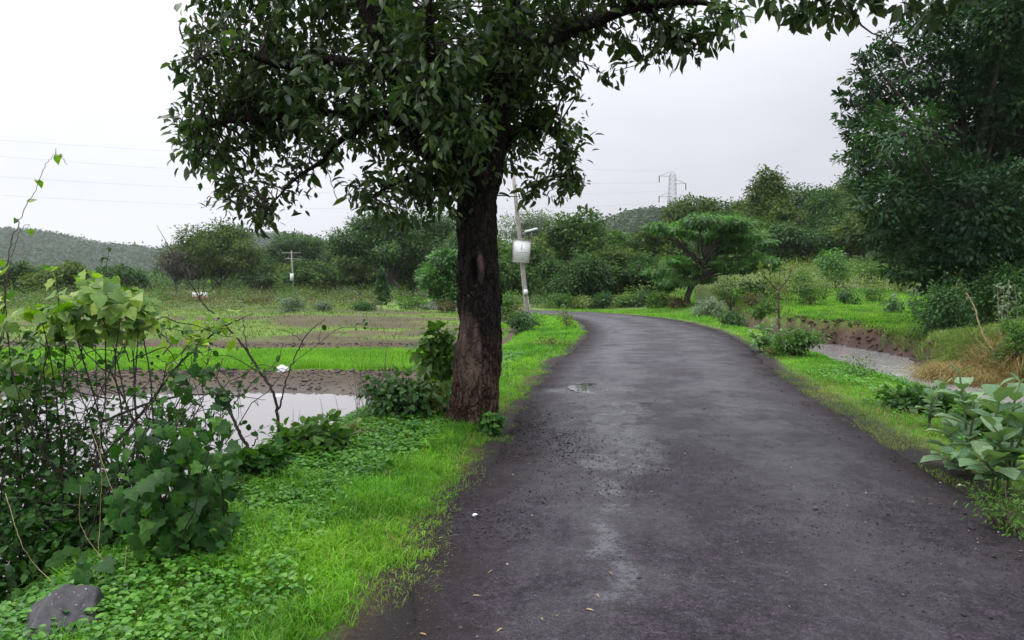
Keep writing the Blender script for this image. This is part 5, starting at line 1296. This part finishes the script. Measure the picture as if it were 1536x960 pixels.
def hump_vine():
    d = 4.9; root = empty("vine_hump", (-2.6, 5.1, tz(-2.6, 5.1)), "yellow-green climbing vine heaped in a hump on top of the thicket", "vine")
    gl = Geo(); gb = Geo(); cs = []
    for px, py, r, m in ((140, 432, 30, 34), (110, 450, 32, 34), (175, 442, 34, 40), (205, 455, 28, 26), (85, 480, 32, 30), (60, 470, 26, 10), (150, 470, 40, 40), (195, 490, 32, 26), (120, 490, 34, 26), (70, 505, 30, 18), (215, 470, 26, 14), (5, 480, 22, 10),
                         (0, 455, 14, 5), (85, 410, 12, 5), (20, 560, 55, 44), (40, 600, 40, 20), (0, 640, 50, 30), (5, 410, 12, 3)):
        c = pt(px, py, d + rng.normal(0, .12)); w = r / F * d; cs.append(c)
        P = c + unit(m) * (rng.random((m, 1)) ** .4) * np.array([w, w * 1.2, w]); Ls = .082 * rng.uniform(.55, 1.3, m)
        o = nrm(P - pt(145, 500, d))
        put_leaves(gl, IVY if rng.random() < .6 else HEART, P, nrm(np.array([.2, -.6, -.45]) + unit(m) * .9), o * .7 + np.array([0, -.3, .8]) + unit(m) * .5, Ls, Ls * .95, np.clip(rng.normal(.42 + (480 - py) * .003, .25, m), 0, 1), rng.uniform(-.1, .3, m))
    for px, py, m in ((250, 490, 12), (285, 500, 12), (320, 490, 10), (300, 515, 8), (345, 500, 6)):      # trailing shoot with yellowed leaves
        c = pt(px, py, 6.1); P = c + rng.normal(0, .06, (m, 3)); Ls = .085 * rng.uniform(.6, 1.2, m)
        put_leaves(gl, IVY, P, unit(m) * .8 + np.array([0, 0, -.4]), np.array([0, -.4, .8]) + unit(m) * .5, Ls, Ls * .9, np.clip(rng.normal(.62, .2, m), 0, 1), .15)
    for c in cs:
        for _ in range(1):
            b = np.array([c[0] + rng.normal(0, .3), 5.1 + rng.normal(0, .2), 0]); b[2] = tz(b[0], b[1])
            gb.tube(bez(b, (b + c) / 2 + rng.normal(0, .12, 3), c, 10, .012), np.linspace(.008, .003, 10), 5)
    gb.tube(bez(pt(195, 470, d), pt(260, 480, 5.5), pt(350, 505, 6.1), 12, .01), np.linspace(.005, .002, 12), 5)
    gb.build("stem", M["twig_dark"], root); gl.build("foliage", M["vine"], root)
hump_vine()

def creeper():
    d = 4.35; root = empty("lobed_creeper", (-1.95, 4.35, tz(-1.95, 4.35)), "dark green creeper with lobed leaves hanging in tiers above the verge grass", "creeper")
    gl = Geo(); gb = Geo()
    for px, py, r, m in ((270, 660, 40, 22), (320, 640, 30, 14), (240, 690, 44, 28), (290, 700, 44, 34), (330, 700, 34, 18), (215, 740, 48, 28), (265, 750, 48, 40), (310, 760, 44, 30), (235, 790, 48, 34), (285, 810, 46, 36), (190, 800, 40, 16), (325, 800, 34, 16), (250, 590, 40, 14), (290, 570, 30, 12),
                         (265, 620, 34, 12), (330, 600, 26, 8), (60, 900, 50, 22), (20, 930, 50, 24), (130, 870, 36, 14), (200, 650, 40, 12), (150, 720, 40, 10), (100, 860, 40, 14)):
        dd_ = d + rng.normal(0, .15) + (1.3 if py < 630 else 0) - (.5 if py > 860 else 0); c = pt(px, py, dd_); w = r / F * dd_
        P = c + unit(m) * (rng.random((m, 1)) ** .4) * np.array([w, w, w]); Ls = .080 * rng.uniform(.5, 1.3, m)
        put_leaves(gl, IVY, P, nrm(np.array([.35, -.45, -.65]) + unit(m) * .8), np.array([.2, -.45, .85]) + unit(m) * .6, Ls, Ls * .98, np.clip(rng.normal(.5, .25, m), 0, 1), rng.uniform(-.1, .65, m))
        b = np.array([c[0] + rng.normal(0, .2), c[1] + .25, 0]); b[2] = tz(b[0], b[1])
        gb.tube(bez(b, (b + c) / 2 + rng.normal(0, .08, 3), c, 9, .01), np.linspace(.006, .002, 9), 5)
    for k, m in (((200, 790), 160), ((270, 800), 200), ((310, 740), 110), ((240, 720), 100), ((320, 820), 120)):
        cloud(gl, HEART, pt(*k, d + .35), (.19, .15, .17), m, .07, .9, per=8, shell=.1, spread=.4, tsh=-.15)
    gb.build("vine", M["twig_dark"], root); gl.build("foliage", M["creeper"], root)
creeper()

# ---- dry grass clump on the bank
def grass_clump(label, px, d, hwm, n, h, mat, name="grass_clump"):
    x = (px - 768) / F * d; root = empty(name, (x, d, tz(x, d)), label, "grass clump"); g = Geo()
    xx = x + rng.normal(0, hwm * .5, n); yy = d + rng.normal(0, hwm * .4, n); zz = terrain(xx, yy)
    blades(g, xx, yy, zz, h * rng.uniform(.5, 1.1, n), .012 * rng.uniform(.7, 1.4, n), rng.uniform(.4, 1.3, n), np.clip(rng.normal(.5, .25, n), 0, 1))
    g.build("blade", M[mat], root)["kind"] = "stuff"
grass_clump("straw-coloured dry grass clump hanging over the stream bend", 1448, 18.4, .75, 5200, .85, "dry_grass")
grass_clump("shorter brown grass clump on the bank left of the bent cane", 1488, 17.6, .8, 3600, .7, "dry_grass")
grass_clump("greenish grass clump above the dry grass on the bank", 1440, 20.0, .9, 2400, .45, "grass_dull")
grass_clump("long green grass clump on the far bank at the frame edge", 1535, 19, .9, 2600, .6, "grass_dull")

# ---------------------------------------------------------------- stones
def stone(label, px, py, d, size, seed, name="rock", col=(.10, .095, .10)):
    lr = np.random.default_rng(seed * 7 + 1)
    c = pt(px, py, d); zg = tz(c[0], c[1]); root_z = zg
    import bmesh
    bm = bmesh.new(); bmesh.ops.create_icosphere(bm, subdivisions=5, radius=1)
    pl = [(nrm(lr.normal(0, 1, 3)), lr.uniform(.62, .85)) for _ in range(10)] + [(nrm(np.array([-.45, -.25, .85])), .52), (nrm(np.array([.7, -.3, .5])), .62)]
    for v in bm.verts:
        p = np.array(v.co)
        for nn_, o in pl:
            e = p @ nn_ - o
            if e > 0: p = p - nn_ * e * .96
        p = p * (1 + .09 * snoise(p, 2.2, seed) + .03 * snoise(p, 7, seed) + .012 * snoise(p, 22, seed))
        v.co = Vector(p * np.array(size))
    me = bpy.data.meshes.new(name); bm.to_mesh(me); bm.free()
    for p in me.polygons: p.use_smooth = True
    t = NT("stone " + str(seed)); nz = t.noise(22, 6, .7, t.pos()); n2 = t.noise(5, 4, .6, t.pos())
    cc = t.ramp(nz, [(.3, tuple(a * .55 for a in col)), (.7, tuple(a * 1.35 for a in col))])
    sp = t.ramp(t.noise(70, 2, .5, t.pos()), [(.69, (0, 0, 0)), (.73, (1, 1, 1))]); cc = t.mix(t.math("MULTIPLY", sp, .6), cc, (.5, .49, .47))
    me.materials.append(t.out(t.princ(cc, .6, .4, t.bump(nz, .5, .01)).outputs[0]))
    o = bpy.data.objects.new(name, me); COL.objects.link(o); o.location = (c[0], c[1], zg + size[2] * (.35 if size[2] < .15 else .22)); o.rotation_euler = (0, 0, seed)
    tag(o, label, "rock"); return o
stone("grey boulder with pale flecks half buried in the weeds under the creeper", 100, 962, 3.5, (.34, .22, .21), 2, col=(.036, .034, .037))
stone("small flat dark stone in the verge grass by the pond corner", 556, 673, 7.4, (.09, .07, .05), 5, col=(.05, .05, .06))
for i, (px, py) in enumerate(((1345, 566), (1362, 572))):
    stone("dark stone at the water's edge of the stream bend" if i == 0 else "smaller dark stone beside the first at the stream bend", px, py, 14.2, (.13, .1, .08), 8 + i, col=(.05, .045, .045))

# ---------------------------------------------------------------- litter
def crumpled(name, label, px, py, size, mat, seed, cat="litter", lift=.4, d=None, group=None):
    d = d or CAMZ * F / (py - HOR); c = pt(px, py, d); zg = tz(c[0], c[1]); dd, sd = road_dist(np.array([c[0]]), np.array([c[1]])); 
    if dd[0] < 0: zg = .03 * (1 - min(1, (1 + dd[0] / 1.9)) ** 2)
    import bmesh
    bm = bmesh.new(); bmesh.ops.create_icosphere(bm, subdivisions=4, radius=1)
    for v in bm.verts:
        p = Vector(v.co); k = 1 + .45 * mnoise.noise(p * 1.8 + Vector((seed, 0, 0))) + .22 * abs(mnoise.noise(p * 5 + Vector((0, seed, 0))))
        v.co = Vector((p.x * size[0] * k, p.y * size[1] * k, p.z * size[2] * k))
    me = bpy.data.meshes.new(name); bm.to_mesh(me); bm.free(); me.materials.append(mat)
    o = bpy.data.objects.new(name, me); COL.objects.link(o); o.location = (c[0], c[1], zg + size[2] * lift); o.rotation_euler = (0, 0, seed)
    tag(o, label, cat, group); return o
PLASTIC = flat_mat("white plastic", (.78, .79, .80), .35, .5, 0, 6, .06)
crumpled("plastic_bag", "crumpled white plastic bag at the front edge of the rice shoots", 423, 552, (.17, .12, .10), PLASTIC, 1, "bag", d=19.0)
crumpled("plastic_bag", "flattened white plastic bag on the mud by the pond water", 415, 579, (.20, .13, .05), PLASTIC, 4, "bag", d=16.3)
crumpled("paper_scrap", "small white paper scrap lying alone on the dark asphalt", 712, 779, (.016, .012, .009), PLASTIC, 7, "litter")
crumpled("paper_scrap", "tiny white scrap beside the road under the milky plants", 1440, 729, (.012, .01, .008), PLASTIC, 9, "litter")
TW = [(970, 611, 22, .1), (1345, 757, 14, .3), (862, 697, 12, -.3), (985, 648, 10, .5), (775, 690, 18, -.2), (1290, 637, 18, .3), (600, 915, 22, .4), (1180, 700, 10, .6), (1420, 765, 16, .1), (1100, 640, 9, .2), (1262, 782, 10, .1), (730, 870, 8, .8)]
tw0 = None
for px, py, ln, ro in TW:
    d = CAMZ * F / (py - HOR); x = (px - 768) * d / F; L = ln * d / F
    dd, sd = road_dist(np.array([x]), np.array([d])); z = .035 * (1 - np.clip(1 + dd[0] / 1.95, 0, 1) ** 2) + .010
    if tw0 is None:
        g = Geo(); g.tube(bez((-.5, 0, 0), (0, .09, .02), (.5, -.03, 0), 8, .006), np.linspace(.03, .015, 8), 5); g.tube(bez((.1, .03, 0), (.2, .12, .02), (.3, .18, .02), 4), np.linspace(.014, .008, 4), 4)
        tw0 = g.build("fallen_twig", M["twig_brown"]); o = tw0
    else:
        o = tw0.copy(); COL.objects.link(o)
    o.location = (x, d, z); o.scale = (L, L, L); o.rotation_euler = (0, 0, ro)
    tag(o, "small fallen brown twig lying on the wet asphalt", "twig", "fallen twigs on the road")
g = Geo()
k = 150; xx = rng.uniform(-1, 5, k); yy = 3 + 10 * rng.random(k) ** 1.4; dd, sd = road_dist(xx, yy); q = (dd < .05) & (dd > -1.1) ; xx, yy, dd = xx[q], yy[q], dd[q]
P = np.stack([xx, yy, .035 * (1 - np.clip(1 + dd / 1.9, 0, 1) ** 2) + .012], -1); n = len(P); D = unit(n); D[:, 2] *= .1
put_leaves(g, LEAF, P, D, np.array([0, 0, 1.0]) + unit(n) * .25, .035 * rng.uniform(.4, 1.3, n), .014, rng.random(n), .1)
tag(g.build("leaf_litter", M["dry_grass"]), "scattered dry leaf bits along the asphalt edges", "leaf litter", kind="stuff")

# ---------------------------------------------------------------- poles, sign, pylon, wires
CONC = flat_mat("weathered concrete", (.30, .28, .25), .85, .2, 0, 9, .3, .3)
STEEL = flat_mat("galvanised steel", (.26, .25, .24), .5, .4, 0.0, 4, .12)
PORC = flat_mat("brown porcelain", (.06, .045, .04), .3, .5)
WHITE = flat_mat("white enamel", (.74, .75, .73), .5, .4, 0, 7, .10)
GREY = flat_mat("faded grey print", (.46, .48, .48), .6, .3)
PALE = flat_mat("faded emblem print", (.60, .62, .61), .6, .3)
def pole_sign():
    d = 28.0
    a = pt(794, 470, d); a[2] = tz(a[0], d) - .2; e = pt(770, 262, d)
    root = empty("utility_pole", (a[0], a[1], a[2] + .2), "weathered concrete utility pole leaning left, carrying the white notice board", "utility pole")
    g = Geo(); s = np.array([a + (e - a) * t for t in np.linspace(0, 1, 8)]); g.tube(s, np.linspace(.105, .065, 8), 8); g.build("pole", CONC, root, True)
    at = lambda py: a + (e - a) * ((a[2] - (CAMZ + (HOR - py) / F * d)) / (a[2] - e[2]))
    g = Geo(); c = at(438); g.box(c + np.array([.02, -.15, 0]), (.14, .1, .18)); o = g.build("junction_box", WHITE, root, False)
    g = Geo(); c = at(352); f = pt(806, 343, d); g.tube([c, c + (f - c) * .35], [.025, .025], 6); g.build("lamp_arm", STEEL, root)
    g = Geo(); g.tube([c + (f - c) * .3 + np.array([0, 0, .03]), f], [.04, .04], 8); g.build("tube_lamp", WHITE, root)
    g = Geo(); g.tube([e + np.array([0, 0, -.02]), e + np.array([0, 0, .22])], [.04, .03], 6); g.build("insulator", PORC, root)
    g = Geo(); q = at(420); q2 = a + np.array([.11, -.16, .3]); g.tube([q + np.array([.10, -.08, -.5]), q2 + np.array([.06, 0, 0])], [.02, .02], 5); g.build("cable_conduit", CONC, root)
    # notice board
    c = pt(782, 377, d) + np.array([0, -.18, 0]); root2 = empty("notice_board", c, "white metal notice board with faded grey lettering fixed on the leaning pole", "notice board")
    an = math.radians(4); R = np.array([[math.cos(an), 0, math.sin(an)], [0, 1, 0], [-math.sin(an), 0, math.cos(an)]])
    def bx(g, o, sz): g.box(c + R @ np.array(o), sz, R)
    g = Geo(); bx(g, (0, 0, 0), (.61, .025, .80)); bd = g.build("board", WHITE, root2, False)
    g = Geo()
    for o, sz in (((0, -.017, .405), (.64, .05, .025)), ((0, -.017, -.405), (.64, .05, .025)), ((-.315, -.017, 0), (.025, .046, .79)), ((.315, -.017, 0), (.025, .046, .79))): bx(g, o, sz)
    g.build("board_frame", STEEL, root2, False)
    g = Geo(); a_ = np.linspace(0, math.pi, 9); g.tube(c + np.stack([.1 * np.cos(a_), 0 * a_, .415 + .035 * np.sin(a_)], -1) @ np.eye(3), np.full(9, .015), 5); g.build("hanger", STEEL, root2)
    g = Geo(); bx(g, (.0, -.016, .14), (.035, .006, .11)); bx(g, (.0, -.017, .22), (.06, .006, .015)); bx(g, (.0, -.0175, .07), (.075, .006, .015)); g.build("emblem", PALE, root2, False)
    for i, (z, w) in enumerate(((-.04, .46), (-.10, .40), (-.16, .44), (-.22, .30), (-.28, .42))):
        g = Geo(); x0 = -w / 2
        while x0 < w / 2:
            ww = rng.uniform(.02, .06); bx(g, (x0 + ww / 2, -.016, z), (ww, .005, .022)); x0 += ww + .006
        g.build("lettering", GREY, root2, False)
pole_sign()

def far_pole():
    d = 86; b = pt(441, 450, d); b[2] = tz(b[0], d) - .2; t = pt(437, 376, d)
    root = empty("utility_pole", (b[0], b[1], b[2] + .2), "slim far utility pole with crossarm standing in front of the dome-topped tree", "utility pole")
    g = Geo(); g.tube([b, t], [.085, .065], 7); g.build("pole", CONC, root)
    for dz, w in ((-.25, 1.1), (-.9, .8)):
        g = Geo(); g.bar(t + np.array([-w, 0, dz]), t + np.array([w, 0, dz]), .035); arm = g.build("crossarm", STEEL, root)
        for q in (-w, w):
            g = Geo(); g.tube([t + np.array([q, 0, dz + .04]), t + np.array([q, 0, dz + .28])], [.05, .03], 6); g.build("insulator", PORC, arm)
    g = Geo(); c = b + (t - b) * .42; g.box(c + np.array([-.05, -.2, .2]), (.34, .25, .8)); g.build("switch_box", WHITE, root, False)
far_pole()

def pylon():
    d = 160; X = (1007 - 768) / F * d; zg = tz(X, d); root = empty("lattice_pylon", (X, d, zg), "pale steel lattice pylon rising over the trees at the bend", "pylon")
    zz = lambda py: CAMZ + (HOR - py) / F * d
    hw = lambda z: np.interp(z, [zg, zz(410), zz(320), zz(290), zz(262)], [3.3, 2.45, 1.0, .72, .55])
    top = zz(258); r = .027
    lev = [zg - .3] + list(np.linspace(zg + 2.5, zz(320), 6)) + list(np.linspace(zz(312), zz(264), 8))
    for sx, sy in ((-1, -1), (-1, 1), (1, -1), (1, 1)):
        g = Geo(); g.tube([(X + sx * hw(z), d + sy * hw(z), z) for z in lev], [r * 1.3] * len(lev), 4); g.build("leg", STEEL, root)
    g = Geo()
    for z0, z1 in zip(lev[:-1], lev[1:]):
        a, b = hw(z0), hw(z1)
        for s in (-1, 1):
            g.bar((X - a, d + s * a, z0), (X + b, d + s * b, z1), r * .8); g.bar((X + a, d + s * a, z0), (X - b, d + s * b, z1), r * .8)
            g.bar((X + s * a, d - a, z0), (X + s * b, d + b, z1), r * .8); g.bar((X + s * a, d + a, z0), (X + s * b, d - b, z1), r * .8)
            g.bar((X - b, d + s * b, z1), (X + b, d + s * b, z1), r * .8); g.bar((X + s * b, d - b, z1), (X + s * b, d + b, z1), r * .8)
    g.build("bracing", STEEL, root)
    g = Geo(); b = hw(zz(264))
    for sx in (-1, 1):
        for sy in (-1, 1): g.bar((X + sx * b, d + sy * b, zz(264)), (X, d, top), r)
    g.build("peak", STEEL, root)
    tips = [(X, d, top)]
    for py, sx in ((266, -1), (277, 1), (296, -1)):
        z = zz(py); b = hw(z); tip = np.array([X + sx * 2.75, d, z + .1])
        g = Geo()
        for sy in (-1, 1):
            g.bar((X + sx * b, d + sy * b, z), tip, r); g.bar((X + sx * b, d + sy * b, z + .9), tip, r)
        arm = g.build("crossarm", STEEL, root)
        g = Geo(); n = 12; zs = np.linspace(0, -1.35, n); g.tube([tip + np.array([0, 0, q]) for q in zs], [.13 if i % 2 else .07 for i in range(n)], 7); g.build("insulator", PORC, arm)
        tips.append(tuple(tip + np.array([0, 0, -1.38])))
    return tips
tips = pylon()
WIRE = flat_mat("aluminium wire", (.42, .42, .43), .5, .4, .3)
for tip, (px, py, d), sag, lab in zip(tips, ((-420, 178, 95), (-420, 196, 95), (-420, 232, 95), (-420, 262, 95)), (1.3, 2.2, 2.6, 2.6),
        ("topmost thin earth wire running from the pylon peak across the pale sky", "power line from the upper crossarm, just below the topmost wire", "power line from the middle crossarm on the other side of the pylon", "lowest sagging power line from the bottom crossarm of the pylon")):
    e = pt(px, py, d); a = np.array(tip); u = np.linspace(0, 1, 60)[:, None]; q = a * (1 - u) + e * u; q[:, 2] -= sag * 4 * (u * (1 - u))[:, 0]
    g = Geo(); g.tube(q, np.full(60, .014), 4); o = g.build("power_line", WIRE); tag(o, lab, "power line", "power lines from the pylon")

def banner():
    d = 72; c = pt(300, 444, d); zg = tz(c[0], d); root = empty("field_banner", (c[0], d, zg), "small pink and white banner standing in the far field", "banner")
    PK = flat_mat("pink print", (.55, .16, .20), .6, .3)
    g = Geo(); g.box(c + np.array([0, 0, .05]), (1.45, .03, .66)); g.build("panel", WHITE, root, False)
    g = Geo(); g.box(c + np.array([0, -.018, -.13]), (1.45, .012, .22)); g.build("colour_band", PK, root, False)
    for s in (-.6, .6):
        g = Geo(); g.tube([(c[0] + s, d + .04, zg - .2), (c[0] + s, d + .04, c[2] + .3)], [.03, .03], 6); g.build("post", STEEL, root)
banner()

def hut():
    d = 100; c = pt(506, 432, d); zg = tz(c[0], d); root = empty("field_hut", (c[0], d, zg), "tiny whitewashed field hut with a sloping roof half hidden under the slender dark tree", "hut")
    g = Geo(); g.box((c[0], d, zg + .9), (1.9, 2.2, 1.8)); g.build("wall", flat_mat("whitewash", (.55, .53, .50), .8, .2), root, False)
    g = Geo(); an = .18; R = np.array([[math.cos(an), 0, math.sin(an)], [0, 1, 0], [-math.sin(an), 0, math.cos(an)]]); g.box((c[0], d, zg + 1.98), (2.3, 2.6, .08), R); g.build("roof", flat_mat("tin roof", (.28, .27, .27), .5, .4), root, False)
    g = Geo(); g.box((c[0] - .2, d - 1.11, zg + .75), (.7, .04, 1.5)); g.build("door", flat_mat("dark door", (.05, .04, .035), .7, .2), root, False)

# ---------------------------------------------------------------- moist air
def haze():
    g = Geo(); g.box((0, 0, 46.0), (2860, 2860, 98)); 
    m = bpy.data.materials.new("moist air"); m.use_nodes = True; nt = m.node_tree; nt.nodes.clear()
    v = nt.nodes.new("ShaderNodeVolumePrincipled"); v.inputs["Color"].default_value = (.93, .96, 1, 1); v.inputs["Density"].default_value = HAZE; v.inputs["Anisotropy"].default_value = 0.0
    o = nt.nodes.new("ShaderNodeOutputMaterial"); nt.links.new(v.outputs[0], o.inputs["Volume"])
    ob = g.build("haze", m, None, False); tag(ob, kind="stuff")
    ob["label"] = "thin moist air veiling the far hills"; ob["category"] = "haze"
HAZE = .00014
haze()
